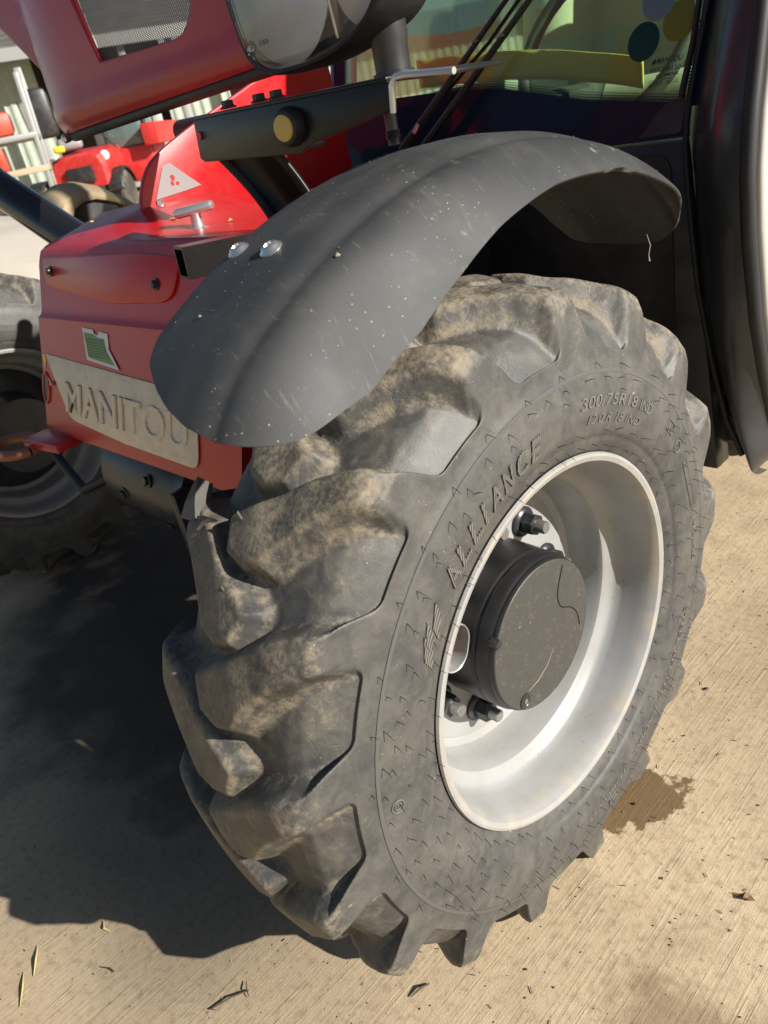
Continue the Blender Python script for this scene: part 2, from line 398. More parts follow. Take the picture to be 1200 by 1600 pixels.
def prism(name, poly, d, mat, parent=None, bev=0., sharp=35):
    """poly: 3-D points of a flat outline, extruded by vector d"""
    bm = bmesh.new(); d = Vector(d)
    a = [bm.verts.new(p) for p in poly]; f = bm.faces.new(a)
    r = bmesh.ops.extrude_face_region(bm, geom=[f]); nv = [g for g in r['geom'] if isinstance(g, bmesh.types.BMVert)]
    bmesh.ops.translate(bm, verts=nv, vec=d)
    bmesh.ops.recalc_face_normals(bm, faces=bm.faces)
    if bev: bmesh.ops.bevel(bm, geom=list(bm.edges), offset=bev, segments=2, profile=.5, affect='EDGES')
    return frombm(name, bm, mat, parent, sharp=sharp)
def grid(name, G, mat, parent=None, closed_u=False, thick=0., sharp=40):
    nu, nv = len(G), len(G[0]); V = [p for r in G for p in r]; F = []
    for i in range(nu - (0 if closed_u else 1)):
        for j in range(nv - 1):
            i2 = (i + 1) % nu; F.append((i * nv + j, i * nv + j + 1, i2 * nv + j + 1, i2 * nv + j))
    o = mk(name, V, F, mat, parent, sharp=sharp)
    if thick:
        s = o.modifiers.new('thickness', 'SOLIDIFY'); s.thickness = thick; s.offset = 0
    return o
def round_poly(pts, r, n=5):
    """round the corners of a 2-D polygon"""
    out = []; m = len(pts)
    for i in range(m):
        p0, p, p1 = (Vector(pts[i - 1]), Vector(pts[i]), Vector(pts[(i + 1) % m])); rr = r[i] if isinstance(r, (list, tuple)) else r
        a = (p0 - p); b = (p1 - p); ra = min(rr, a.length * .48); rb = min(rr, b.length * .48)
        A = p + a.normalized() * ra; B = p + b.normalized() * rb
        for k in range(n + 1):
            t = k / n; out.append(A * (1 - t) ** 2 + p * (2 * t * (1 - t)) + B * t * t)
    return out
FONTCACHE = {}
def text_geo(txt, extrude=.0, shear=0., bold=0., size=1.):
    cu = bpy.data.curves.new('t', 'FONT'); cu.body = txt; cu.size = size; cu.extrude = extrude; cu.shear = shear; cu.offset = bold; cu.resolution_u = 3
    o = bpy.data.objects.new('t', cu); COL.objects.link(o); bpy.context.view_layer.update()
    me = bpy.data.meshes.new_from_object(o.evaluated_get(bpy.context.evaluated_depsgraph_get()))
    V = np.array([v.co[:] for v in me.vertices]); F = [tuple(p.vertices) for p in me.polygons]
    bpy.data.objects.remove(o); bpy.data.curves.remove(cu); bpy.data.meshes.remove(me); return V, F
def text_flat(name, txt, org, xd, yd, wdt, hgt, mat, parent, depth=.0006, shear=0., bold=0., lift=.0004):
    V, F = text_geo(txt, .5, shear, bold); mn, mx = V.min(0), V.max(0)
    u = (V[:, 0] - mn[0]) / (mx[0] - mn[0]) * wdt; v = (V[:, 1] - mn[1]) / (mx[1] - mn[1]) * hgt; z = (V[:, 2] + .5) * depth + lift
    X = np.array(Vector(xd).normalized()); Y = np.array(Vector(yd).normalized()); Z = np.cross(X, Y)
    P = np.array(org) + np.outer(u, X) + np.outer(v, Y) + np.outer(z, Z)
    return mk(name, P, F, mat, parent, smooth=False)
def disc(name, c, nrm, r, th, mat, parent, n=40, sx=1.0):
    return lathe(name, [(0, r), (th * .6, r), (th, r * .97)], c, nrm, mat, parent, n=n)

# ------------------------------------------------------------------ the setting
G = 160
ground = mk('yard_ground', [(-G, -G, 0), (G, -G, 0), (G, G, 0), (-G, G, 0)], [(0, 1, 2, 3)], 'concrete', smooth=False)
tag(ground, kind='structure')

# ------------------------------------------------------------------ the telehandler
T = empty('telehandler', (-1.0, 0.9, 0))
tag(T, 'red telehandler seen close up at its front wheel, black mudguard and cab corner', 'telehandler')
ZC = 0.447; XC = -0.122
# ---- tyre
LUGS = 17; PITCH = 360.0 / LUGS
BASE = [(0, .4315), (.03, .4310), (.06, .4288), (.085, .4240), (.1000, .4170), (.1090, .4070), (.1210, .3890), (.1290, .3770), (.1325, .3645), (.1350, .3590), (.1365, .3575), (.1395, .340), (.1420, .322), (.1420, .305), (.1395, .290), (.1355, .2790), (.1335, .2765), (.1312, .2752), (.1325, .2735), (.1290, .265), (.1245, .2575), (.1220, .2535), (.1150, .2480)]
LUGP = [(0, .4595), (.03, .459), (.06, .4575), (.085, .4555), (.105, .452), (.1195, .4455), (.1255, .430), (.1310, .390), (.1330, .368), (.1352, .3592), (.1365, .3575)] + BASE[11:]
def polydist(P, poly):
    """signed distance, negative inside"""
    d = np.full(len(P), 1e9); ins = np.zeros(len(P), bool); m = len(poly); poly = np.array(poly)
    for i in range(m):
        a, b = poly[i - 1], poly[i]; ab = b - a; t = np.clip(((P - a) @ ab) / (ab @ ab), 0, 1)
        d = np.minimum(d, np.hypot(*(P - a - t[:, None] * ab).T))
        c = ((a[1] > P[:, 1]) != (b[1] > P[:, 1])) & (P[:, 0] < (b[0] - a[0]) * (P[:, 1] - a[1]) / (b[1] - a[1] + 1e-12) + a[0]); ins ^= c
    return np.where(ins, -d, d)
def smooth01(x): x = np.clip(x, 0, 1); return x * x * (3 - 2 * x)
def tyre_mesh(name, per=54, flat=True, far_phase=PITCH / 2, phi0=-33.8):
    base = np.array(BASE); lug = np.array(LUGP)
    seg = np.hypot(*(lug[1:] - lug[:-1]).T); t = np.concatenate([[0], np.cumsum(seg)])
    # arc coordinate, denser in the tread and shoulder
    ts = np.concatenate([np.arange(0, .21, .0026), np.arange(.21, t[-1], .0034), [t[-1]]])
    def sm(a):
        v = np.interp(ts, t, a)
        k = np.array([1, 2, 3, 2, 1.]) / 9; e = np.concatenate([v[2:0:-1] if a is base[:, 1] else v[[0, 0]], v, v[[-1, -1]]]); e = np.convolve(e, k, 'same')[2:-2]
        e[:2] = v[:2]; e[-2:] = v[-2:]; m = (ts > .245); e[m] = v[m]; return e
    bw, br, lw, lr = sm(base[:, 0]), sm(base[:, 1]), sm(lug[:, 0]), sm(lug[:, 1])
    ts_full = np.concatenate([-ts[:0:-1], ts]); nT = len(ts_full)
    sgn = np.sign(ts_full); sgn[len(ts) - 1] = 1
    idx = np.abs(np.arange(nT) - (len(ts) - 1))
    up = [(-.036, -11.3), (.016, -7.4), (.062, -3.2), (.102, -.7), (.125, .2), (.150, 2.3), (.172, 3.8), (.195, 5.0), (.26, 6.5)]
    lo = [(.26, -4.5), (.195, -4.0), (.172, -3.7), (.150, -4.0), (.130, -4.7), (.117, -5.4), (.086, -8.1), (.057, -12.1), (.036, -15.9), (.008, -17.0), (-.022, -15.9)]
    K = .45 * math.pi / 180
    poly = [(u, a * K) for u, a in up + lo]
    na = per * LUGS; ang = np.arange(per) / per * PITCH
    AA, TT = np.meshgrid(ang, ts_full, indexing='ij')
    def mask(side, off):
        best = np.full(AA.size, 1e9)
        for k in (-2, -1, 0, 1):
            a = AA.ravel() - off - k * PITCH
            best = np.minimum(best, polydist(np.stack([TT.ravel() * side, a * K], 1), poly))
        return best
    d = np.minimum(mask(1, phi0 % PITCH), mask(-1, (phi0 + far_phase) % PITCH)).reshape(AA.shape)
    dbot = .188 - np.abs(TT); kk = .014
    hh = np.clip(.5 + .5 * (dbot - d) / kk, 0, 1); d = dbot * (1 - hh) + d * hh - kk * hh * (1 - hh)
    inner = np.abs(TT) < .125
    m = np.where(inner, 1 - smooth01((d + .004) / .0175), 1 - smooth01((d + .002) / .0095))
    bl_ = smooth01((np.abs(TT) - .105) / .03); m = (1 - smooth01((d + .006) / .024)) * (1 - bl_) + (1 - smooth01((d + .003) / .0135)) * bl_
    edge = np.exp(-((d - .012) / .006) ** 2)
    m = np.tile(m, (LUGS, 1)); edge = np.tile(edge, (LUGS, 1))
    A = np.radians(np.arange(na) / per * PITCH)[:, None]
    # uneven wear so that no two lugs are the same
    wear = 0.0016 * np.sin(A * 3 + 1.) + .0010 * np.sin(A * 7.3 + ts_full[None] * 40) + .0008 * np.sin(A * 23 + ts_full[None] * 90)
    B = lambda arr: arr[idx][None, :]
    wv = (B(bw) + (B(lw) - B(bw)) * m) * sgn[None]; rv = B(br) + (B(lr) - B(br)) * m + wear * m * (np.abs(ts_full) < .14)[None]
    X = XC + wv; Y = rv * np.sin(A); Z = ZC + rv * np.cos(A)
    tread = smooth01((.165 - np.abs(ts_full)) / .05)[None] * np.ones_like(A)
    edge = edge * (np.abs(ts_full) < .20)[None]
    if flat:
        low = np.clip((.03 - Z) / .05, 0, 1); X = X + np.sign(wv) * low * .006 * (np.abs(wv) > .08)
        Z = np.maximum(Z, .0008)
    nv = nT; V = np.stack([X, Y, Z], -1).reshape(-1, 3)
    i = np.arange(na)[:, None]; j = np.arange(nT - 1)[None]
    f = np.stack([i * nv + j, i * nv + j + 1, ((i + 1) % na) * nv + j + 1, ((i + 1) % na) * nv + j], -1).reshape(-1, 4)
    me = bpy.data.meshes.new(name)
    me.vertices.add(len(V)); me.vertices.foreach_set('co', V.ravel())
    me.loops.add(f.size); me.loops.foreach_set('vertex_index', f.ravel().astype(np.int32))
    me.polygons.add(len(f)); me.polygons.foreach_set('loop_start', np.arange(0, f.size, 4, dtype=np.int32)); me.polygons.foreach_set('loop_total', np.full(len(f), 4, np.int32))
    me.update(calc_edges=True)
    for nm, arr in (('lug', m), ('tread', tread), ('edge', edge)):
        at = me.attributes.new(nm, 'FLOAT', 'POINT'); at.data.foreach_set('value', np.ascontiguousarray(arr, dtype=np.float32).ravel())
    me.validate(); return me
tyre = fin('tyre', tyre_mesh('tyre'), 'rubber', T, True, 0)
tag(tyre, 'near front tyre with muddy chevron lugs')
def side_w(r):
    b = np.array(BASE[9:]); rr = b[::-1, 1]; return np.interp(r, rr, b[::-1, 0])
def sidewall_pt(r, a, lift=0.):
    return np.stack([XC + side_w(r) + lift, r * np.sin(a), ZC + r * np.cos(a)], -1)
def side_text(name, txt, a0, a1, r, h, mat, lift=.0012, shear=.0, bold=.0, uv=False):
    V, F = text_geo(txt, .5, shear, bold); mn, mx = V.min(0), V.max(0)
    a = R_(a0) + (V[:, 0] - mn[0]) / (mx[0] - mn[0]) * R_(a1 - a0); rr = r + (V[:, 1] - mn[1]) / (mx[1] - mn[1]) * h
    P = sidewall_pt(rr, a, (V[:, 2] + .5) * lift - .0002)
    o = mk(name, P, F, mat, tyre, smooth=False)
    if uv:
        L = o.data.uv_layers.new(name='UV')
        for lp in o.data.loops:
            v = V[lp.vertex_index]; L.data[lp.index].uv = (v[0] * .06, v[1] * .06)
    return o
aa = -43.0
for k, ch in enumerate('ALLIANCE'):
    a = aa; aa += 3.0 if ch == 'I' else 4.9
    side_text('moulded_letter', ch, a, a + (2.0 if ch == 'I' else 3.9), .294, .026, 'rubber_letter', .0024, .25, .02, True)
side_text('moulded_size_marking', '300/75R18', 8, 31.5, .314, .014, 'rubber_plain', .0014, .2)
side_text('moulded_size_marking', 'IND', 33.0, 39, .314, .014, 'rubber_plain', .0014, .2)
side_text('moulded_size_marking', '12.0 R 18 IND', 11, 35, .294, .011, 'rubber_plain', .0014, .2)
side_text('moulded_load_marking', '142 A8', 84, 98, .314, .012, 'rubber_plain', .0012, .2)
side_text('moulded_load_marking', 'STEEL BELTED RADIAL', 112, 158, .309, .010, 'rubber_plain', .0012)
side_text('moulded_load_marking', 'TUBELESS', 162, 182, .309, .010, 'rubber_plain', .0012)
def ring_mark(name, a, r, rad, th):
    pts = []
    for k in range(25):
        t = 2 * math.pi * k / 24; pts.append(sidewall_pt(np.array(r + rad * math.cos(t)), np.array(R_(a) + rad * math.sin(t) / r), .0006))
    return tube(name, pts, th, 'rubber_plain', tyre, n=5, cap=False)
ring_mark('moulded_ring_mark', 58, .318, .0085, .0010)
ring_mark('moulded_ring_mark', -86, .334, .0075, .0009); ring_mark('moulded_ring_mark', -86, .334, .0040, .0009)
def box_mark(a, r, da, dr, th=.0009):
    pts = []
    for (s, q) in ((-1, -1), (1, -1), (1, 1), (-1, 1), (-1, -1)):
        pts.append(sidewall_pt(np.array(r + q * dr), np.array(R_(a + s * da)), .0005))
    return tube('moulded_box_mark', pts, th, 'rubber_plain', tyre, n=5, cap=False)
box_mark(51, .326, 1.7, .008); side_text('moulded_letter', 'E', 50.1, 51.9, .3215, .009, 'rubber_plain', .001)
box_mark(73, .322, 8.0, .006); box_mark(170, .335, 2.0, .007)
# tribal style logo in front of the name: three hatched wedges
for k, (a, r, da, dr) in enumerate(((-50, .305, 2.2, .010), (-53.5, .308, 1.9, .010), (-56.5, .303, 2.2, .012))):
    pts = [sidewall_pt(np.array(r + q * dr + s * .003), np.array(R_(a + s * da + q * 1.2)), 0.0014) for s, q in ((-1, -1), (1, -.6), (1, 1), (-1, .6))]
    o = prism('moulded_emblem', pts, (-.0012, 0, 0), 'rubber_letter', tyre)
    L = o.data.uv_layers.new(name='UV')
    for lp in o.data.loops:
        v = o.data.vertices[lp.vertex_index].co; L.data[lp.index].uv = (v.y * 1.2, v.z * 1.2)
# a thin moulded ring and the vent hairs standing out of the sidewall
V, F = lathe_arr([(side_w(.3555) + .0003, .3565), (side_w(.354) + .0006, .354), (side_w(.352) + .0003, .352)], (XC, 0, ZC), (1, 0, 0), 220)
mk('moulded_ring', V, F, 'ring_rubber', tyre)
def hairs():
    V = []; F = []
    rows = [(.2625, 62), (.2835, 54), (.300, 30), (.318, 46), (.333, 66), (.347, 58), (.362, 34)]
    for r, n in rows:
        ph = random.random() * 6
        for k in range(n):
            if random.random() < .14: continue
            a = ph + 2 * math.pi * k / n + random.gauss(0, .012); rr = r + random.gauss(0, .0015)
            if .286 < rr < .333 and (R_(4) < a % (2 * math.pi) < R_(42) or a % (2 * math.pi) > R_(314)): continue
            p = Vector(sidewall_pt(np.array(rr), np.array(a), -.0003)); L = random.uniform(.007, .014)
            d = Vector((1, random.gauss(0, .25), random.gauss(0, .25) - .12)).normalized(); tip = p + d * L
            x, y, z = frame(d); b = len(V); rad = .00055
            for q, s in ((p, 1.), (p + d * L * .6, .9), (tip + Vector((0, 0, -.0012)), .5)):
                for m in range(4):
                    t = m * math.pi / 2; V.append(q + (x * math.cos(t) + y * math.sin(t)) * rad * s)
            for lv in (0, 4):
                for m in range(4): F.append((b + lv + m, b + lv + (m + 1) % 4, b + lv + 4 + (m + 1) % 4, b + lv + 4 + m))
            F.append((b + 8, b + 9, b + 10, b + 11))
    o = mk('vent_hairs', V, F, 'hair', tyre); tag(o, kind='stuff'); return o
hairs()
# torn rubber flaps on three lugs
def flap(a, x, r, s, tw):
    a = R_(a); c = Vector((x, r * math.sin(a), ZC + r * math.cos(a))); nr = Vector((0, math.sin(a), math.cos(a))); tg = Vector((0, math.cos(a), -math.sin(a))); ax = Vector((1, 0, 0))
    V = [c - ax * s * .5, c + ax * s * .5, c + ax * s * .35 + nr * s * .25 + tg * tw * .5, c + ax * s * .05 + nr * s * .5 + tg * tw, c - ax * s * .35 + nr * s * .22 + tg * tw * .4]
    V2 = [v - tg * .0025 for v in V]
    F = [(0, 1, 2, 3, 4), (9, 8, 7, 6, 5)] + [(i, (i + 1) % 5, 5 + (i + 1) % 5, 5 + i) for i in range(5)]
    return mk('torn_rubber_flap', V + V2, F, 'rubber_plain', tyre, smooth=False)
flap(-45.8, -.140, .452, .022, .012); flap(-44.6, -.116, .452, .014, .012); flap(-33, -.135, .452, .02, .01); flap(-54.6, -.128, .455, .012, .008)

def rag(pts, th=.007):
    """torn rubber tongue lying on the tread: list of (x, angle, radius)"""
    top = []; bot = []
    for x, a, r in pts:
        a = R_(a); top.append(Vector((x, r * math.sin(a), ZC + r * math.cos(a)))); bot.append(Vector((x, (r - th) * math.sin(a), ZC + (r - th) * math.cos(a))))
    m = len(pts); V = top + bot; F = [tuple(range(m)), tuple(range(2 * m - 1, m - 1, -1))] + [(i, (i + 1) % m, m + (i + 1) % m, m + i) for i in range(m)]
    return mk('torn_rubber_tongue', V, F, 'rubber_tear', tyre, smooth=True, sharp=30)
rag([(-.242, -48.0, .4550), (-.241, -45.5, .4575), (-.238, -43.2, .4590), (-.2345, -41.9, .4595), (-.229, -43.6, .4590), (-.222, -45.4, .4580), (-.212, -47.6, .4560)], .022)
rag([(-.209, -46.9, .4580), (-.197, -46.5, .4590), (-.184, -46.4, .4600), (-.196, -47.3, .4585), (-.204, -48.6, .4570)], .012)
# ---- rim
RP = [(-.001, .2515), (.0030, .2540), (.0062, .2525), (.0068, .2490), (.0045, .2430), (-.002, .2390), (-.010, .2365), (-.022, .2340), (-.045, .2305), (-.056, .2275), (-.0625, .2220), (-.0660, .2140), (-.0700, .2085), (-.077, .2055), (-.100, .2015), (-.116, .1990), (-.1225, .1955), (-.1255, .1895), (-.1280, .1835), (-.134, .1810), (-.150, .1800)]
def rim_build(name, cx, side, parent, mat='rim'):
    V, F = lathe_arr([(t, r) for t, r in RP], (cx, 0, ZC), (side, 0, 0), 128)
    # inner half of the barrel
    back = [(-.150, .180), (-.17, .19), (-.205, .205), (-.232, .226), (-.245, .236), (-.248, .252), (-.244, .2535)]
    b = len(V); V2, F2 = lathe_arr(back, (cx, 0, ZC), (side, 0, 0), 128); V += V2; F += [tuple(i + b for i in f) for f in F2]
    o = mk(name, V, F, mat, parent, sharp=28)
    at = o.data.attributes.new('flange', 'FLOAT', 'POINT')
    for i, v in enumerate(o.data.vertices):
        rr = math.hypot(v.co.y, v.co.z - ZC); at.data[i].value = 1. if rr > .2365 else .15
    return o
rim = rim_build('rim', 0.0, 1, T); tag(rim, 'pale silver dished rim of the near wheel')
# disc with two rows of openings: ring mesh around each slot
XD = -.132
def slot(ac, da, r0, r1, n=10):
    poly = [(R_(ac - da), r0), (R_(ac + da), r0), (R_(ac + da * .9), r1), (R_(ac - da * .9), r1)]
    P = [Vector((r * math.sin(a), r * math.cos(a))) for a, r in poly]
    return round_poly(P, .016, 6)
SLOTS = [-75 + 90 * k for k in range(4)]
def wheel_disc():
    cu = bpy.data.curves.new('d', 'CURVE'); cu.dimensions = '2D'; cu.fill_mode = 'BOTH'; cu.extrude = .005; cu.bevel_depth = .0012; cu.resolution_u = 4
    def sp(P):
        s = cu.splines.new('POLY'); s.points.add(len(P) - 1); s.use_cyclic_u = True
        for q, p in zip(s.points, P): q.co = (p[0], p[1], 0, 1)
    sp([(.183 * math.sin(2 * math.pi * k / 96), .183 * math.cos(2 * math.pi * k / 96)) for k in range(96)])
    sp([(.100 * math.sin(2 * math.pi * k / 64), .100 * math.cos(2 * math.pi * k / 64)) for k in range(64)])
    for a in SLOTS: sp(slot(a, 13, .114, .150))
    o = bpy.data.objects.new('d', cu); COL.objects.link(o); bpy.context.view_layer.update()
    me = bpy.data.meshes.new_from_object(o.evaluated_get(bpy.context.evaluated_depsgraph_get()))
    V = [(XD + v.co.z, v.co.x, ZC + v.co.y) for v in me.vertices]; F = [tuple(p.vertices) for p in me.polygons]
    bpy.data.objects.remove(o); bpy.data.curves.remove(cu)
    return mk('wheel_disc', V, F, 'rim', rim)
wheel_disc()
def hexnut(name, c, ax, r, h, mat, parent, flange=True, studr=None, studh=None, rot=0.):
    X, Y, Z = frame(ax); c = Vector(c); bm = bmesh.new()
    def ring(t, rr, n, ph=0.): return [bm.verts.new(c + Z * t + X * (rr * math.cos(2 * math.pi * k / n + ph)) + Y * (rr * math.sin(2 * math.pi * k / n + ph))) for k in range(n)]
    def stack(prof, n, ph=0.):
        rs = [ring(t, rr, n, ph) for t, rr in prof]
        for a, b in zip(rs, rs[1:]):
            for k in range(n): bm.faces.new((a[k], a[(k + 1) % n], b[(k + 1) % n], b[k]))
        bm.faces.new(rs[0]); bm.faces.new(rs[-1])
    if flange: stack([(0, r * 1.42), (h * .16, r * 1.42), (h * .24, r * 1.3), (h * .30, r * 1.12)], 28)
    stack([(h * .24 if flange else 0, r), (h * .92, r), (h, r * .88)], 6, rot)
    o = frombm(name, bm, mat, parent, sharp=30)
    return o
for k in range(9):
    a = R_(43.0 + 40 * k); p = Vector((XD + .006, .140 * math.sin(a), ZC + .140 * math.cos(a)))
    hexnut('wheel_nut', p, (1, 0, 0), .0160, .028, 'dark_nut', rim, True, rot=.3 * k)
    lathe('wheel_stud', [(0, .0092), (.041, .0092), (.043, .0078)], p, (1, 0, 0), 'stud', rim, n=20)
# open D shaped collar round the valve
ca = R_(-68); cc = Vector((0, .137 * math.sin(ca), ZC + .137 * math.cos(ca)))
dsh = round_poly([(-.030, -.020), (.030, -.020), (.034, .004), (.018, .020), (-.018, .020), (-.034, .004)], .012, 5)
tx = Vector((0, math.cos(ca), -math.sin(ca))); rx_ = Vector((0, math.sin(ca), math.cos(ca)))
dsh = [Vector((p.x, -p.y)) for p in dsh]
rows = []
for s_, x in ((1., XD), (1., -.068), (.975, -.066), (.93, -.067), (.93, XD + .004)): rows.append([cc + tx * (p.x * s_) + rx_ * (p.y * s_) + Vector((x, 0, 0)) for p in dsh + dsh[:1]])
col_ = grid('valve_collar', rows, 'rim', rim, sharp=30)
lathe('valve_cap', [(0, .0045), (.030, .0045), (.031, .0060), (.046, .0060), (.048, .0045)], cc + Vector((XD, 0, 0)) + tx * .004, (1, 0, 0), 'dark_nut', rim, n=14)
box('rusty_tab', cc + Vector((XD + .022, 0, 0)) - tx * .018, (.03, .020, .024), 'rust', rim, bev=.004)
# ---- hub drum
HP = [(-.125, .113), (-.055, .1115), (-.020, .1105), (-.012, .1085), (-.008, .1072), (-.004, .1072), (-.001, .1058), (0, .104), (0, .09), (0, .06), (0, .03), (0, .004)]
HP[2:4] = [(-.034, .1108), (-.030, .1085), (-.026, .1108), (-.014, .1100), (-.010, .1085)]
V, F = lathe_arr([(t - .033, r) for t, r in HP], (0, 0, ZC), (1, 0, 0), 96)
F.append(tuple(range((len(HP) - 1) * 96, len(HP) * 96)))
hub = mk('hub_drum', V, F, 'hub', T, sharp=25)
at = hub.data.attributes.new('face', 'FLOAT', 'POINT')
for i, v in enumerate(hub.data.vertices): at.data[i].value = 1. if i // 96 >= 10 else 0.
tag(hub, 'black cylindrical hub drum with straw specks on its end')
def smooth_path(P, n=6):
    out = []
    for i in range(len(P) - 1):
        p0, p1, p2, p3 = P[max(i - 1, 0)], P[i], P[i + 1], P[min(i + 2, len(P) - 1)]
        for k in range(n):
            t = k / n; out.append(.5 * (2 * p1 + (p2 - p0) * t + (2 * p0 - 5 * p1 + 4 * p2 - p3) * t * t + (3 * p1 - p0 - 3 * p2 + p3) * t ** 3))
    return out + [P[-1]]
def hubpt(y, z, dx=0.): return Vector((-.033 + dx, y, ZC + z))
lathe('drain_plug', [(0, .011), (.0015, .011), (.0018, .0085), (.0012, .0078), (.0012, .004)], hubpt(-.055, -.074), (1, 0, 0), 'dark_nut', hub, n=24)
lathe('plug_socket', [(0, .0042), (.0024, .0042), (.0025, .003)], hubpt(-.055, -.074), (1, 0, 0), 'stud', hub, n=6)
box('locating_notch', hubpt(-.095, .050, -.002), (.016, .013, .011), 'dark_nut', hub, rot=Matrix.Rotation(R_(25), 3, 'X'), bev=.003)
tube('cast_seam', smooth_path([hubpt(.055, .080, .0002), hubpt(.042, .055, .0002), hubpt(.038, .035, .0002), hubpt(.045, .018, .0002), hubpt(.065, .005, .0002), hubpt(.078, -.012, .0002), hubpt(.082, -.035, .0002)]), .0009, 'black_paint', hub, n=6)
tube('scratch', [hubpt(.018, -.035, .0), hubpt(.0, -.052, .0), hubpt(-.022, -.062, .0), hubpt(-.045, -.065, 0)], [.0003, .0006, .0007, .0003], 'stone_pale', hub, n=5)
# ---- mudguard over the near wheel
GX0, GX1 = -.206, .027
CRU = np.linspace(-.2, 1.2, 561)
CRV = np.interp(CRU, [0, .04, .10, .22, .48, .66, .715, .745, .775, .84, 1], [.576, .590, .600, .607, .611, .608, .6035, .5970, .5995, .6005, .598])
for _k in range(2): CRV = np.convolve(np.pad(CRV, 10, 'edge'), np.hanning(21) / np.hanning(21).sum(), 'valid')
def guard_r(x, a):
    u = (x - GX0) / (GX1 - GX0)
    edge = np.interp(a, [-42, -37, -30, -22, -15, -8, 2, 14, 25, 50], [.540, .533, .524, .520, .530, .544, .558, .566, .562, .555])
    crown = np.interp(u, CRU, CRV)
    _ = np.interp(u, [0, .04, .10, .22, .48, .68, .73, .76, .79, .88], [.578, .590, .600, .607, .611, .606, .598, .594, .595, .592])
    t = max(0, (u - .86) / .14); k = t ** 1.7
    t2 = min(1, max(0, (u - .74) / .26)); k = t2 ** 2.0
    return float(crown * (1 - k) + edge * k)
FRX = [-.206, -.2045, -.200, -.185, -.155, -.120, -.090, -.060, -.030, -.008, .008, .018, .024, .027]
FRA = [-22.5, -26.0, -28.8, -32.4, -35.8, -37.9, -39.2, -40.1, -40.4, -40.0, -38.8, -37.0, -34.5, -30.0]
RRX = [-.206, -.2045, -.200, -.185, -.150, -.110, -.075, -.050, -.030, -.012, .004, .016, .023, .027]
RRA = [36.0, 39.5, 41.8, 44.0, 45.2, 45.6, 45.2, 43.4, 40.4, 36.4, 31.5, 25.5, 19.0, 11.0]
def _dense(X, A):
    xs = np.linspace(X[0], X[-1], 800); v = np.interp(xs, X, A); k = np.hanning(61); k /= k.sum(); e = np.convolve(np.pad(v, 30, 'reflect', reflect_type='odd'), k, 'valid'); return xs, e
FRX, FRA = _dense(FRX, FRA); RRX, RRA = _dense(RRX, RRA)
def mudguard(name, mat, parent):
    nu, nv = 101, 71; XM_ = (GX0 + GX1) / 2; HX = (GX1 - GX0) / 2
    xs_ = XM_ + HX * np.sin(np.linspace(-1, 1, nv) * math.pi / 2); Gd = [[None] * nv for _ in range(nu)]
    for j, x in enumerate(xs_):
        a0 = np.interp(x, FRX, FRA); a1 = np.interp(x, RRX, RRA)
        for i, t in enumerate((1 - np.cos(np.linspace(0, 1, nu) * math.pi)) / 2):
            a = a0 + (a1 - a0) * t; r = guard_r(x, a)
            r -= .024 * max(0, (a - 30) / 16) ** 2 + .012 * max(0, (-33 - a) / 8) ** 2
            ar = R_(a); Gd[i][j] = (x, r * math.sin(ar), ZC + r * math.cos(ar))
    return grid(name, Gd, mat, parent, thick=.005, sharp=50)
guard = mudguard('mudguard', 'mudguard', T); tag(guard, 'black plastic mudguard arching over the near front wheel')
def on_guard(x, a, lift=0.):
    r = guard_r(x, a) + lift; a = R_(a); return Vector((x, r * math.sin(a), ZC + r * math.cos(a))), Vector((0, math.sin(a), math.cos(a)))
for x, a in ((-.150, -22.8), (-.092, -23.2)):
    p, nr = on_guard(x, a, .002)
    lathe('mudguard_bolt', [(0, .0112), (.0012, .0112), (.0026, .0092), (.0045, .0078), (.0058, .0058), (.0060, .0042), (.0040, .0036)], p, nr, 'zinc', guard, n=28)
# grit lying on the mudguard
V = []; F = []
def pebble(V, F, p, s, up=None):
    b = len(V); q = [Vector((random.uniform(.5, 1) * sx, random.uniform(.5, 1) * sy, sz * random.uniform(.4, 1))) for sx, sy, sz in ((1, 0, .3), (0, 1, .3), (-1, 0, .3), (0, -1, .3), (0, 0, 1), (0, 0, -.3))]
    V.extend([Vector(p) + v * s for v in q])
    for i in range(4): F.append((b + i, b + (i + 1) % 4, b + 4)); F.append((b + (i + 1) % 4, b + i, b + 5))
for k in range(70):
    p, nr = on_guard(random.uniform(-.19, .0), random.uniform(-34, 34), .003); pebble(V, F, p, random.uniform(.0004, .0011))
p, nr = on_guard(-.02, -22.5, .003); pebble(V, F, p, .004)
p, nr = on_guard(-.115, -31.0, .003); pebble(V, F, p, .003)
o = mk('grit_on_mudguard', V, F, 'stone_pale', guard, smooth=False); tag(o, kind='stuff')
cw = Vector((-.03, .30, .855)); tube('hanging_cobweb', [cw + Vector((-.003, 0, .040)), cw + Vector((.001, .001, .026)), cw + Vector((-.001, 0, .014)), cw + Vector((0, 0, .006))], [.0004, .0008, .0006, .0014], 'stone_pale', guard, n=5)
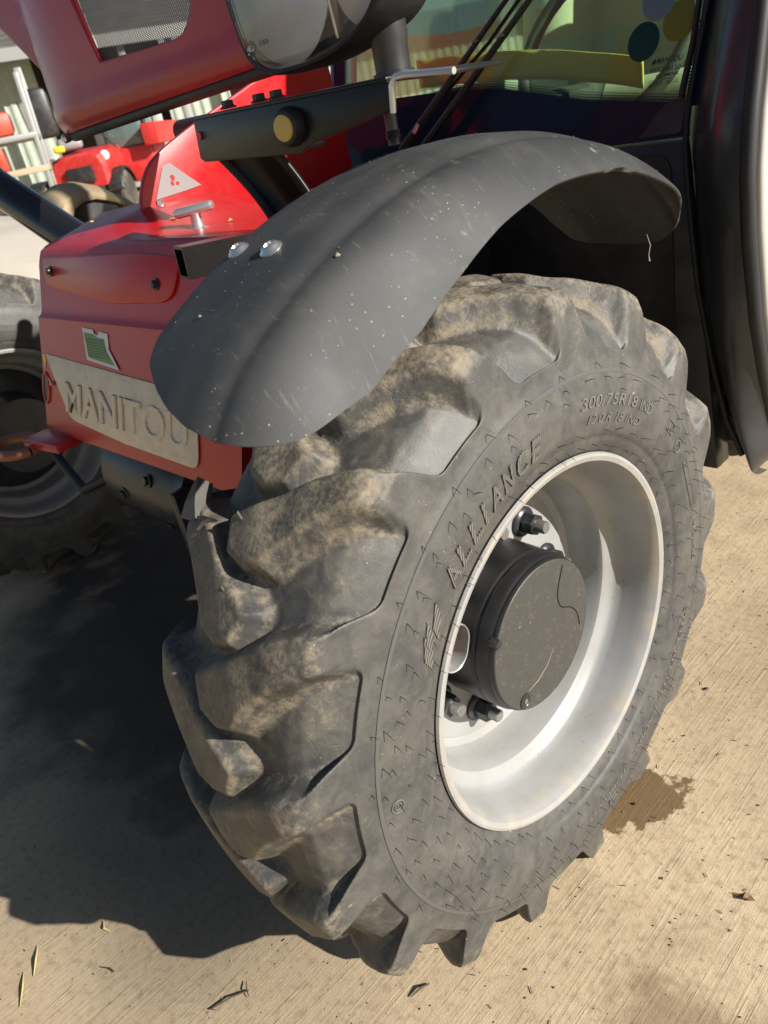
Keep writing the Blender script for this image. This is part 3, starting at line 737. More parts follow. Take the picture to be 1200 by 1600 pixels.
# stay and square tube behind the mudguard
sqr = bmesh.new(); cS = Vector((-.325, -.200, .990)); dS = Vector((.25, .97, -.05)).normalized(); xs, ys, zs = frame(dS, (0, 0, 1))
def sqring(t, h): return [sqr.verts.new(cS + zs * t + xs * sx * h + ys * sy * h) for sx, sy in ((1, 1), (-1, 1), (-1, -1), (1, -1))]
r0, r1, r2, r3 = sqring(0, .0175), sqring(.20, .0175), sqring(0, .0145), sqring(.12, .0145)
for A, B in ((r0, r1), (r2, r3)):
    for k in range(4): sqr.faces.new((A[k], A[(k + 1) % 4], B[(k + 1) % 4], B[k]))
for k in range(4): sqr.faces.new((r0[k], r0[(k + 1) % 4], r2[(k + 1) % 4], r2[k]))
sqr.faces.new(r1); sqr.faces.new(r3)
frombm('square_tube_stay', sqr, 'black_paint', T, sharp=30)
# curved black bracket arm under the light bar
Gd = []
for t in np.linspace(0, 1, 14):
    x = -.43 + .07 * t; z = 1.088 - .135 * t ; y = -.045 + .03 * math.sin(t * 2.2)
    Gd.append([(x - .012 + .10 * s * (1 - .25 * t) - .02 * math.sin(math.pi * s), y + .02 * s + .018 * math.sin(math.pi * s), z) for s in np.linspace(0, 1, 9)])
grid('bracket_arm', Gd, 'black_paint', T, thick=.006)

# ---- light bracket
YB = -.05
fr = [(-.458, 1.130), (-.465, 1.086), (-.456, 1.081), (-.262, 1.072), (-.250, 1.075), (-.240, 1.079), (-.112, 1.096), (-.104, 1.104), (-.103, 1.119), (-.110, 1.122)]
brk = prism('light_bracket', [(x, YB, z) for x, z in fr], (0, .004, 0), 'black_paint', T, bev=.0012)
prism('bracket_top_plate', [(-.458, YB + .002, 1.130), (-.110, YB + .002, 1.1215), (-.110, YB + .075, 1.1235), (-.458, YB + .075, 1.132)], (0, 0, .004), 'black_paint', brk, bev=.001)
prism('bracket_lower_plate', [(-.463, YB + .003, 1.084), (-.262, YB + .003, 1.0745), (-.262, YB + .045, 1.0745), (-.463, YB + .045, 1.084)], (0, 0, .004), 'black_paint', brk, bev=.001)
tube('bare_steel_edge', [(-.1035, YB - .002, 1.094), (-.1015, YB - .002, 1.106), (-.100, YB - .002, 1.117), (-.094, YB - .002, 1.1235), (-.08, YB - .002, 1.1235), (-.021, YB - .002, 1.1175)], .0032, 'aluminium', brk, n=8)
prism('bracket_end_plate', [(-.102, YB, 1.120), (-.022, YB, 1.1145), (-.022, YB + .07, 1.1155), (-.102, YB + .07, 1.121)], (0, 0, .004), 'black_paint', brk, bev=.001)
lathe('rubber_buffer', [(0, .0205), (.009, .0205), (.015, .0170), (.016, .0145)], (-.262, YB, 1.1005), (0.15, -1, 0), 'black_rubber', brk, n=32)
lathe('yellow_buffer_cap', [(0, .0135), (.0020, .0135), (.0026, .0125)], (-.2595, YB - .0158, 1.1005), (0.15, -1, 0), 'yellow', brk, n=32)
lathe('bracket_hole', [(0, .0052), (.0014, .0052)], (-.452, YB - .0004, 1.112), (0, -1, 0), 'red', brk, n=20)
for x, z in ((-.418, 1.134), (-.352, 1.132), (-.318, 1.131)):
    hexnut('bracket_bolt', (x, YB + .03, z + .001), (0, 0, 1), .0075, .009, 'black_satin', brk, True)
lathe('threaded_stud', [(0, .0065), (.016, .0065), (.017, .0078), (.0195, .0065), (.022, .0078), (.0245, .0065), (.030, .0065)], (-.140, YB + .03, 1.094), (0, 0, -1), 'dark_nut', brk, n=16)
# ---- headlight
HL = Vector((0, YB, 0))
lens2 = [(-.310, 1.300), (-.307, 1.225), (-.298, 1.182), (-.283, 1.164), (-.262, 1.157), (-.235, 1.1555), (-.195, 1.1555), (-.155, 1.160), (-.118, 1.172), (-.092, 1.192), (-.078, 1.225), (-.074, 1.300), (-.10, 1.325), (-.28, 1.325)]
L2 = round_poly(lens2, .02, 4); cL = Vector((-.19, 1.235))
def lring(s, y, off=0.): return [((cL.x + (p.x - cL.x) * s), YB + y, cL.y + (p.y - cL.y) * s) for p in L2]
Gd = [lring(1.0, -.012), lring(1.045, -.014), lring(1.075, -.004), lring(1.085, .015), lring(1.07, .035), lring(.95, .075), lring(.70, .105), lring(.35, .12), lring(.02, .122)]
Gd = [list(r) + [r[0]] for r in Gd]
hl = grid('headlight', Gd, 'black_satin', T, sharp=45); tag(hl, 'front work headlight in a black housing')
Gl = [list(r) + [r[0]] for r in (lring(1.005, -.011), lring(.97, -.018), lring(.85, -.023), lring(.6, -.028), lring(.3, -.030), lring(.01, -.031))]
grid('headlight_lens', Gl, 'lens', hl, sharp=60)
def bowl(name, cx, cz, rx, rz, dep, mat):
    Gd = []
    for r in np.linspace(.08, 1, 14):
        Gd.append([(cx + rx * r * math.cos(t), YB - .004 + dep * (1 - r * r), cz + rz * r * math.sin(t)) for t in np.linspace(0, 2 * math.pi, 41)])
    return grid(name, Gd, mat, hl, sharp=60)
bowl('main_reflector', -.232, 1.235, .076, .079, .055, 'chrome'); bowl('indicator_reflector', -.118, 1.232, .040, .062, .035, 'chrome')
Gd = [list(r) + [r[0]] for r in (lring(1.0, -.008), lring(.93, .002), lring(.88, .030), lring(.5, .058), lring(.02, .06))]
grid('lamp_bezel', Gd, 'chrome', hl)
lathe('main_bulb', [(0, .010), (.02, .010), (.03, .006), (.033, .002)], (-.232, YB + .05, 1.235), (0, -1, 0), 'lens', hl, n=20)
lathe('indicator_bulb', [(0, .010), (.02, .012), (.03, .008), (.033, .002)], (-.112, YB + .03, 1.215), (0, -1, 0), 'amber', hl, n=20)
box('lens_divider', (-.158, YB - .008, 1.235), (.006, .012, .14), 'aluminium', hl, rot=Matrix.Rotation(R_(-6), 3, 'Y'))
lathe('lens_emblem', [(0, .0075), (.0004, .0075)], (-.276, YB - .0215, 1.1805), (0, -1, 0), 'print_dark', hl, n=28)
text_flat('lens_lettering', 'HELLA', (-.2825, YB - .0222, 1.1780), (1, 0, 0), (0, 0, 1), .013, .005, 'aluminium', hl, .0003)
text_flat('lens_lettering', 'E1 02 A', (-.255, YB - .0265, 1.1795), (1, 0, 0), (0, 0, 1), .016, .0045, 'print_dark', hl, .0003)
lathe('lamp_post', [(0, .021), (.006, .021), (.007, .018), (.030, .018), (.036, .0195), (.060, .0195)], (-.130, YB + .035, 1.1235), (0, 0, 1), 'black_satin', hl, n=32)
lathe('housing_knob', [(0, .016), (.03, .016), (.034, .012)], (-.066, YB - .004, 1.215), (.6, -.8, .1), 'black_satin', hl, n=20)

# ---- red front body
def yfront(z): return -.105 + .333 * (z - 1.0)
def zt(x): return np.interp(x, [-.985, -.93, -.80, -.62, -.40], [1.012, 1.030, 1.026, .990, .982])
XL, XR = -.985, -.335
Gd = []
for x in np.concatenate([[XL], np.linspace(XL + .006, XR, 30)]):
    k = 1.0 if x > XL + .003 else .0
    e = .006 * (1 - k)
    top = zt(x)
    prof = [(.16, top), (.10, top), (.02, top), (-.03, .6 * top + .4 * .998), (-.066, .3 * top + .7 * .997), (-.086, .996), (-.098, .990), (-.104, .980), (-.110, .968), (-.133, .900), (-.136, .893), (-.139, .8885), (-.146, .8845), (-.1475, .878), (yfront(.86) - .002, .86), (yfront(.78), .78), (yfront(.70), .70), (yfront(.688) + .004, .688), (-.19, .684), (.16, .684)]
    Gd.append([(x + (0 if k else 0), y + e, z - e * .5) for y, z in prof])
body = grid('front_body', Gd, 'red', T, sharp=40)
tag(body, 'red front chassis panel with a recessed upper cover')
cap_ = [(XL, y, z) for (x, y, z) in Gd[0]]
prism('body_side', [(XL + .001, y + .002, z - .001) for (x, y, z) in Gd[0]], (.004, 0, 0), 'red', body)
prism('body_side', [(XR - .004, y + .002, z - .001) for (x, y, z) in Gd[-1]], (.004, 0, 0), 'red', body)
# raised cover on the upper facet
def pf(x, z, lift=0.):   # point on the lower front plane
    return Vector((x, yfront(z) - lift, z + lift * .333))
def pu(x, z, lift=0.):   # point on the upper facet
    y = -.110 - (.968 - z) * (.023 / .068); return Vector((x, y - lift, z + .3 * lift))
cov = round_poly([(-.955, .980), (-.95, .937), (-.90, .930), (-.70, .912), (-.53, .918), (-.500, .930), (-.485, .975), (-.60, .982)], [.01, .02, .02, .03, .02, .02, .01, .02], 4)
prism('upper_cover', [pu(p.x, p.y, .0) for p in cov], (0, -.0035, .001), 'red', body, bev=.0012)
for x, z in ((-.918, .958), (-.547, .941)):
    lathe('cover_bolt', [(0, .0088), (.002, .0088), (.0025, .006), (.007, .0055), (.008, .004)], pu(x, z, .0035), (0, -1, .3), 'black_satin', body, n=12)
plate_o = round_poly([(-.957, .824), (-.70, .8150), (-.440, .806), (-.437, .708), (-.66, .711), (-.850, .722), (-.872, .732)], [.004, .01, .004, .02, .01, .02, .02], 4)
plate = prism('name_plate', [pf(p.x, p.y, .001) for p in plate_o], (0, -.0018, .0006), 'plate', T, bev=.0004)
tag(plate, 'dirty cream name plate')
text_flat('name_plate_letter_edges', 'MANITOU', pf(-.870, .7330, .0026), (1, 0, -.018), (0, .316, .949), .409, .055, 'plate_edge', plate, .0012, 0., .028)
text_flat('name_plate_letters', 'MANITOU', pf(-.868, .7345, .0026), (1, 0, -.018), (0, .316, .949), .405, .052, 'plate', plate, .0045, 0., .012)
for x, z in ((-.936, .775),): lathe('plate_screw', [(0, .005), (.002, .005), (.0035, .003)], pf(x, z, .002), (0, -1, .33), 'stud', plate, n=16)
stp = [(-.792, .8755), (-.752, .8735), (-.748, .868), (-.735, .866), (-.728, .872), (-.700, .870), (-.698, .848), (-.665, .8195), (-.779, .8265)]
stk = prism('green_sticker', [pf(x, z, .0025) for x, z in stp], (0, -.0008, .0003), 'sticker_white', T)
tag(stk, 'torn green and white sticker')
prism('sticker_print', [pf(x, z, .0036) for x, z in ((-.786, .868), (-.752, .867), (-.735, .862), (-.712, .862), (-.708, .845), (-.679, .825), (-.770, .8305))], (0, -.0003, .0001), 'green_print', stk)
for k in range(7):
    z = .860 - k * .0042; xa = -.779 + k * .0012; xb = -.716 + k * .004
    prism('sticker_text_line', [pf(x, q, .0042) for x, q in ((xa, z), (xb, z - .001), (xb, z - .0028 - (0.0 if k < 4 else -.001)), (xa, z - .0018))], (0, -.0003, .0001), 'green_dark', stk)
prism('paint_mark', [pf(x, z, .0012) for x, z in ((-.975, .823), (-.962, .822), (-.957, .812), (-.964, .804), (-.962, .795), (-.967, .800), (-.970, .812))], (0, -.0005, .0002), 'yellow_bright', body)
prism('paint_mark', [pf(x, z, .0012) for x, z in ((-.962, .784), (-.946, .776), (-.944, .778), (-.958, .787))], (0, -.0005, .0002), 'yellow_bright', body)
# opening in the lower left with its rim, towing eye
ohole = [pf(-.966 + .013 * math.cos(t), .765 + .026 * math.sin(t), .0008) for t in np.linspace(0, 2 * math.pi, 28, endpoint=False)]
prism('chassis_opening', ohole, (0, -.0004, .0001), 'black_satin', body)
tube('opening_rim', ohole + ohole[:2], .0028, 'red', body, n=6, cap=False)
eye = [(-1.015 + .062 * math.cos(t), -.262 + .040 * math.sin(t), .672) for t in np.linspace(0, 2 * math.pi, 30)]
te = tube('towing_eye', eye, .0125, 'rust', T, n=10, cap=False, flat=.75)
box('towing_eye_lug', (-.93, -.222, .680), (.12, .055, .018), 'red', te, rot=Matrix.Rotation(R_(8), 3, 'Z'), bev=.004)
# T handle latch on top
ht = Vector((-.615, .010, .984))
lt = lathe('latch_handle', [(0, .018), (.005, .017), (.010, .009), (.024, .008), (.030, .010)], ht, (0, 0, 1), 'aluminium', T, n=20)
box('latch_grip', ht + Vector((0, 0, .034)), (.066, .020, .014), 'aluminium', lt, rot=Matrix.Rotation(R_(35), 3, 'Z') @ Matrix.Rotation(R_(-4), 3, 'Y'), bev=.006)
hexnut('cover_screw', (-.80, .06, 1.024), (0, 0, 1), .007, .009, 'zinc', body, True)
V = []; F = []
for x, y in ((-.83, -.055), (-.70, .02), (-.60, .06)): pebble(V, F, (x, y, zt(x) - .004 if y < 0 else zt(x)), .007)
o = mk('dry_leaf_bits', V, F, 'straw', body, smooth=False); tag(o, kind='stuff')
# vertical red plate with the grey triangle
XF = -.80
finp = [(.02, 1.015), (.035, 1.055), (.06, 1.088), (.095, 1.108), (.165, 1.134), (.36, 1.198), (.50, 1.245), (.52, .97), (.02, .96)]
side = prism('boom_side_plate', [(XF, p.x, p.y) for p in round_poly(finp, [.02, .03, .03, .03, .03, .05, .01, .01, .01], 5)], (-.012, 0, 0), 'red', T, bev=.002)
tr = [(.085, 1.082), (.075, 1.066), (.055, 1.034), (.115, 1.037), (.150, 1.040), (.118, 1.068), (.100, 1.085)]
prism('triangle_sticker', [(XF + .0012, y, z) for y, z in tr], (.0005, 0, 0), 'reflector_grey', side)
for y, z, s in ((.098, 1.062, .006), (.094, 1.053, .005), (.104, 1.051, .004)):
    prism('sticker_tear', [(XF + .0019, y + s * math.cos(t) * random.uniform(.5, 1), z + s * 1.2 * math.sin(t) * random.uniform(.5, 1)) for t in np.linspace(0, 5.4, 7)], (.0003, 0, 0), 'red', side)
# black cross tube behind the plate
lathe('cross_tube', [(0, .022), (.30, .022)], (-1.12, .34, 1.135), (1, .05, -.02), 'black_satin', T, n=24)
box('cross_tube_mount', (-.87, .40, 1.165), (.12, .10, .05), 'black_satin', T, bev=.006)
# glossy black strut at the left
tube('black_strut', [(-1.62, .040, 1.185), (-1.50, .062, 1.100), (-1.28, .090, .982), (-1.12, .115, .90)], .040, 'strut', T, n=24)

# ---- open bonnet with a mesh window
YH = .10
outer = round_poly([(-1.78, 1.56), (-1.47, 1.33), (-1.285, 1.180), (-1.20, 1.170), (-.55, 1.182), (-.37, 1.185), (-.36, 1.56)], [.01, .1, .05, .05, .02, .02, .01], 6)
hole = round_poly([(-.985, 1.47), (-.930, 1.258), (-.655, 1.247), (-.612, 1.285), (-.60, 1.47)], [.02, .006, .03, .03, .02], 5)
def ringpts(poly, c, n):
    out = []; P = [(p.x, p.y) for p in poly]
    for k in range(n):
        t = 2 * math.pi * k / n; dx, dy = math.cos(t), math.sin(t); best = None
        for i in range(len(P)):
            (x1, y1), (x2, y2) = P[i - 1], P[i]; ex, ey = x2 - x1, y2 - y1; den = dx * ey - dy * ex
            if abs(den) < 1e-12: continue
            s = ((x1 - c[0]) * ey - (y1 - c[1]) * ex) / den; q = ((x1 - c[0]) * dy - (y1 - c[1]) * dx) / den
            if s > 0 and -1e-6 <= q <= 1 + 1e-6: best = s if best is None else max(best, s)
        out.append((c[0] + dx * best, c[1] + dy * best))
    return out
cH = (-.79, 1.36); NR = 240
ro, rh = ringpts(outer, cH, NR), ringpts(hole, cH, NR)
def bend(x, z):
    y = YH
    if x < -1.08: y += min(.13, (-1.08 - x) ** 2 * 1.3)
    y += .10 * max(0, z - 1.30) ** 1.4 * .6
    y += .012 * (1 - smooth01(np.array((z - 1.168) / .03))) + .004 * smooth01(np.array((z - 1.215) / .012))
    return float(y)
Gd = []
for s in (0, .03, .08, .18, .32, .48, .62, .74, .84, .90, .95, .985, 1.0):
    row = [(h[0] + (o_[0] - h[0]) * s, h[1] + (o_[1] - h[1]) * s) for h, o_ in zip(rh, ro)]
    Gd.append([(x, bend(x, z), z) for x, z in row + row[:1]])
bon = grid('open_bonnet', Gd, 'red_shaded', T, thick=.006, sharp=50); tag(bon, 'raised shade-darkened red bonnet with a mesh window')
V = []; F = []
def strip(p, q, wd, dp):
    p, q = Vector(p), Vector(q); d = (q - p).normalized(); n_ = Vector((-d.z, 0, d.x)) * wd; b = len(V); e = Vector((0, dp, 0))
    V.extend([p + n_, p - n_, q - n_, q + n_, p + n_ + e, p - n_ + e, q - n_ + e, q + n_ + e])
    F.extend([(b, b + 1, b + 2, b + 3), (b + 4, b + 7, b + 6, b + 5), (b, b + 3, b + 7, b + 4), (b + 1, b + 5, b + 6, b + 2)])
for fam in (1, -1):
    for k in range(-40, 150):
        x0 = -1.05 + k * .0062; z0, z1 = 1.24, 1.48
        dx = (z1 - z0) * 1.5 * fam
        a, b_ = (x0 - (0 if fam > 0 else -.0), z0), (x0 + dx, z1)
        ts_ = [t for t in np.linspace(0, 1, 60) if (-.985 + .055 * min(1, (1.47 - (z0 + t * (z1 - z0))) / .212) - .004) < x0 + t * dx < -.600]
        if len(ts_) > 2:
            t0, t1 = ts_[0], ts_[-1]
            strip((x0 + t0 * dx, YH + .010, z0 + t0 * (z1 - z0)), (x0 + t1 * dx, YH + .010, z0 + t1 * (z1 - z0)), .00034, .0007)
o = mk('grille_mesh', V, F, 'black_satin', bon, smooth=False); tag(o, kind='stuff')
sl_ = [(x, bend(x, z) + .010, z - .006) for x, z in ro if z < 1.1875 and x > -1.235]
sl_.sort(); tube('bonnet_seal', sl_, .0105, 'black_rubber', bon, n=10)
lathe('bonnet_hinge_bolt', [(0, .009), (.012, .009), (.015, .006)], (-1.215, bend(-1.215, 1.17) - .002, 1.166), (0, -1, -.2), 'zinc', bon, n=16)

# ---- axle
ax = lathe('front_axle', [(0, .10), (.02, .118), (.28, .118), (.30, .112), (.34, .112), (.345, .095), (.62, .085), (.62, .12), (.70, .12)], (-1.13, .02, .50), (1, 0, -.03), 'axle', T, n=48)
tag(ax, 'dirty black front axle tube under the body')
for x, a in ((-1.02, -95), (-.90, -70), (-.86, -115)):
    hexnut('axle_bolt', (x, .02 + .118 * math.sin(R_(a)), .50 + .118 * math.cos(R_(a))), (0, math.sin(R_(a)), math.cos(R_(a))), .010, .010, 'axle', ax, True)
box('axle_bracket', (-.79, -.05, .47), (.018, .12, .15), 'axle', ax, rot=Matrix.Rotation(R_(12), 3, 'Z'), bev=.004)
box('belly_frame', (-.85, .55, .62), (.85, .9, .30), 'axle', T, bev=.02)
tube('hydraulic_hose', [(-1.45, -.02, .62), (-1.35, -.10, .52), (-1.22, -.11, .46), (-1.12, -.06, .50)], .012, 'black_rubber', T, n=10)

box('added_engine_bay', (-1.55, 1.75, .74), (1.05, 2.5, .44), 'red', T, bev=.04)  # rear bulk of the machine, added to block skylight underneath
box('added_chassis_frame', (-.85, 2.0, .55), (.75, 2.4, .36), 'axle', T, bev=.03)
box('gap_shade_panel', (-.52, .36, .72), (.012, .46, .58), 'black_satin', T, bev=.004)  # added black sheet; stands for shade and hides red behind the tyre
box('added_counterweight', (-1.0, 3.2, .75), (1.7, .35, .6), 'red', T, bev=.08)
for xx in (-.12, -2.0):
    lathe('added_rear_tyre', [(-.13, .25), (-.14, .38), (-.12, .447), (.12, .447), (.14, .38), (.13, .25), (.06, .2), (.06, .02)], (xx, 2.35, .448), (1, 0, 0), 'rubber_plain', T, n=64)  # rear tyres, out of view, added to keep skylight off the ground
# ---- far front wheel (mirrored)
XM = -2.0
me2 = tyre.data.copy(); me2.name = 'far_tyre'
co = np.empty(len(me2.vertices) * 3, np.float32); me2.vertices.foreach_get('co', co); co = co.reshape(-1, 3); co[:, 0] = XM + (co[:, 0] - XC) * 1.0
me2.vertices.foreach_set('co', co.ravel()); me2.update()
ft = bpy.data.objects.new('tyre', me2); COL.objects.link(ft); WL[ft] = Vector(); put(ft, T); tag(ft, 'far front tyre, dusty on top and shaded below')
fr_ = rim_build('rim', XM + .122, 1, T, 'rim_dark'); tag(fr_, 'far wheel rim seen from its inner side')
lathe('far_hub', [(-.1, .19), (0, .18), (.02, .12), (.14, .11)], (XM + .0, 0, ZC), (1, 0, 0), 'axle', T, n=48)
Gd = []
pth = [(.285, 1.010), (.290, 1.040), (.305, 1.062), (.335, 1.074), (.375, 1.074), (.43, 1.055), (.50, 1.010), (.56, .955), (.60, .90)]
for i, (y, z) in enumerate(pth):
    Gd.append([(-1.93 + .20 * q, y - .01 * abs(q - .5), z - .10 * abs(q - .5) ** 2.2 * 4 * .35) for q in np.linspace(0, 1, 9)] + [(-1.725, y + .012, z - .05)])
fg = grid('mudguard', Gd, 'dusty_plastic', T, thick=.012, sharp=60)
prism('mudguard_web', [(-1.735, y + .004, z - .030) for y, z in pth] + [(-1.735, .42, .86), (-1.735, .30, .96)], (-.01, 0, 0), 'black_satin', fg); tag(fg, 'far mudguard with dust on its top')

# ---- cab
YC = .58
# lower front panel
lp = prism('cab_lower_panel', [(-.95, YC, .972), (-.115, YC, .972), (-.06, YC + .0, .42), (-.95, YC, .42)], (0, .05, 0), 'pillar', T, bev=.004)
prism('panel_recess', [(p.x, YC - .004, p.y) for p in round_poly([(-.55, .955), (-.140, .955), (-.135, .60), (-.55, .60)], .03, 4)], (0, .003, 0), 'black_satin', lp)
box('cab_floor_sill', (-.47, .92, .47), (.90, .55, .06), 'pillar', T, bev=.01)
box('cab_underside', (-.35, .95, .40), (.5, .35, .12), 'axle', T, bev=.02)
# windscreen
gl = prism('windscreen', [(-.93, YC + .004, 1.016), (-.118, YC + .004, 1.016), (-.075, YC + .004, 1.62), (-.93, YC + .004, 1.62)], (0, .005, 0), 'glass', T)
tag(gl, 'green tinted windscreen with round stickers and etched lettering')
prism('black_glass_border', [(-.93, YC, .976), (-.112, YC, .976), (-.118, YC, 1.018), (-.135, YC, 1.022), (-.30, YC, 1.048), (-.48, YC, 1.090), (-.62, YC, 1.105), (-.93, YC, 1.12)], (0, .003, 0), 'frit', gl)
prism('black_glass_border', [(-.114, YC, 1.016), (-.088, YC, 1.016), (-.070, YC, 1.62), (-.098, YC, 1.62)], (0, .003, 0), 'frit', gl)
prism('black_glass_border', [(-.935, YC, 1.10), (-.90, YC, 1.10), (-.90, YC, 1.62), (-.935, YC, 1.62)], (0, .003, 0), 'frit', gl)
prism('corner_patch', [(p.x, YC - .0012, p.y) for p in round_poly([(-.20, .982), (-.125, .982), (-.122, 1.03), (-.15, 1.028), (-.178, 1.005), (-.185, .99)], .008, 4)], (0, .0008, 0), 'black_satin', gl)
V = []; F = []
def dot(x, z, r):
    b = len(V); V.extend([(x + r * math.cos(t), YC + .0016, z + r * math.sin(t)) for t in np.linspace(0, 2 * math.pi, 8, endpoint=False)]); F.append(tuple(range(b, b + 8)))
for j, r in enumerate((.0021, .0019, .0016, .0012)):
    for k in range(120):
        x = -.60 + k * .0042 + (.0021 if j % 2 else 0)
        if x > -.125: continue
        z = np.interp(x, [-.62, -.48, -.30, -.135], [1.105, 1.090, 1.048, 1.022]) + .001 + j * .0036; dot(x, z, r)
    for k in range(60):
        z = 1.024 + k * .0042 + (.0021 if j % 2 else 0); x = np.interp(z, [1.016, 1.62], [-.116, -.100]) - j * .0036; dot(x, z, r)
o = mk('dot_fringe', V, F, 'frit', gl, smooth=False); tag(o, kind='stuff')
for nm, c, r, m in (('round_sticker', (-.203, YC + .001, 1.1135), .0262, 'teal'), ('round_sticker', (-.1475, YC + .002, 1.131), .0262, 'olive'), ('round_sticker', (-.184, YC + .003, 1.165), .0275, 'bluegrey')):
    s_ = disc(nm, c, (0, -1, .04), r, .0008, m, gl)
    s_['label'] = {'teal': 'dark teal round sticker', 'olive': 'olive round sticker', 'bluegrey': 'blue grey round sticker'}[m]
def wt(txt, x, z, wd, h, sh=0., bold=0.): text_flat('glass_lettering', txt, (x, YC + .0018, z), (1, 0, -.03), (0, 0.04, 1), wd, h, 'print_dark', gl, .0002, sh, bold)
wt('MANITOU', -.178, 1.0800, .042, .0078, .25, .02); wt('REF:748120', -.187, 1.0695, .049, .0062); wt('OLIMPIA', -.177, 1.0620, .037, .0044, 0, .015); wt('~ TEMPERED ~', -.178, 1.0575, .039, .0026); wt('43 R - 000114', -.1765, 1.0510, .036, .0055)
prism('glass_emblem', [(-.187, YC + .0016, 1.0800), (-.180, YC + .0016, 1.0800), (-.1785, YC + .0016, 1.0865), (-.1835, YC + .0016, 1.0865)], (0, .0002, 0), 'print_dark', gl)
tube('glass_approval_ring', [(-.1835 + .0052 * math.cos(t), YC + .0015, 1.0535 + .0052 * math.sin(t)) for t in np.linspace(0, 2 * math.pi, 25)], .0004, 'print_dark', gl, n=5, cap=False)
wt('E11', -.1865, 1.0515, .0062, .0042)
# wipers
def wiper(a, b, r=.007):
    a, b = Vector(a), Vector(b); o = tube('wiper_arm', [a, a.lerp(b, .3), a.lerp(b, .65), b], [r * 1.5, r * 1.25, r, r * .8], 'black_satin', gl, n=8, flat=.7)
    return o
wiper((-.70, YC - .025, 1.020), (-.400, YC - .018, 1.27)); wiper((-.63, YC - .035, 1.020), (-.335, YC - .022, 1.27), .008)
tube('wiper_blade', [(-.60, YC - .012, 1.10), (-.50, YC - .010, 1.165), (-.385, YC - .008, 1.262)], .004, 'black_rubber', gl, n=6)
tube('wiper_blade', [(-.1265, YC - .010, 1.030), (-.118, YC - .008, 1.10), (-.108, YC - .006, 1.30)], [.006, .005, .004], 'black_satin', gl, n=6)
for x, z in ((-.512, 1.172), (-.452, 1.170)): box('wiper_clip', (x, YC - .034, z), (.008, .010, .004), 'stud', gl, bev=.001)
box('wiper_washer_tab', (-.645, YC - .044, 1.052), (.009, .004, .018), 'aluminium', gl, rot=Matrix.Rotation(R_(35), 3, 'Y'), bev=.001)
# the screen leans back: shear it and everything fixed to it
for o in [gl] + list(gl.children):
    for v in o.data.vertices: v.co.y += .27 * max(0, v.co.z - .976)
    o.data.update()
# front pillar: rounded black moulding between windscreen and door
def pl(z): return np.interp(z, [.40, .47, .52, .62, .75, .86, .95, 1.03, 1.15, 1.7], [.005, -.015, -.040, -.066, -.092, -.104, -.112, -.112, -.100, -.03])
def de(z): return np.interp(z, [.40, .47, .53, .60, .72, .85, .93, 1.0, 1.13, 1.7], [.640, .612, .578, .545, .500, .468, .458, .462, .488, .66])
Gd = []
for z in np.concatenate([[.405, .41, .42, .435, .455], np.linspace(.48, 1.7, 45)]):
    x0 = pl(z); x1 = .022; y0 = YC + .01 + .27 * max(0, z - .976); y1 = de(z) + .012; row = []
    inset = .05 * max(0, (.455 - z) / .05) ** 2
    for t in np.linspace(0, 1, 22):
        th = t * math.pi / 2
        # front corner bulges forward then turns into the side
        x = x0 + (x1 - x0) * (t ** .85); b = math.sin(math.pi * t ** .8) * .045
        y = y0 + (y1 - y0) * t - b
        row.append((x - inset * t, y + inset, z))
    row.append((x1 - .03, y1 + .05, z)); Gd.append(row)
grid('front_pillar', Gd, 'pillar', T, sharp=60)
tube('pillar_edge_trim', [(pl(z) - .003, YC - .006 + .27 * max(0, z - .976), z) for z in np.linspace(.46, 1.68, 40)], .005, 'black_rubber', T, n=8)
# door
Gd = []
for z in np.linspace(.42, 1.7, 60):
    y0 = de(z) + .030; Gd.append([(.016, y0 + .012, z), (.022, y0 + .004, z), (.028, y0 + .001, z), (.034, y0 + .004, z), (.037, y0 + .015, z), (.040, y0 + .06, z), (.041, y0 + .085, z), (.030, y0 + .088, z)])
door = grid('cab_door', Gd, 'white_paint', T, sharp=70); tag(door, 'white cab door edge')
prism('door_lower_panel', [(.043, .70, .42), (.043, 1.6, .42), (.043, 1.6, .96), (.043, .56, .96)], (-.02, 0, 0), 'white_paint', door, bev=.003)
prism('door_glass', [(.034, .56, .965), (.034, 1.6, .965), (.034, 1.6, 1.66), (.034, .70, 1.66)], (-.005, 0, 0), 'glass', door)
box('door_rear_post', (.03, 1.62, 1.2), (.05, .05, 1.5), 'pillar', door)
tube('door_seal', [(.020, de(z) + .018, z) for z in np.linspace(.44, 1.69, 60)], .011, 'black_rubber', door, n=10)
for xx in (-.94, .0): tube('cab_post', [(xx, .62, 1.0), (xx, .80, 1.66), (xx, .95, 2.3)], .03, 'pillar', T, n=10)
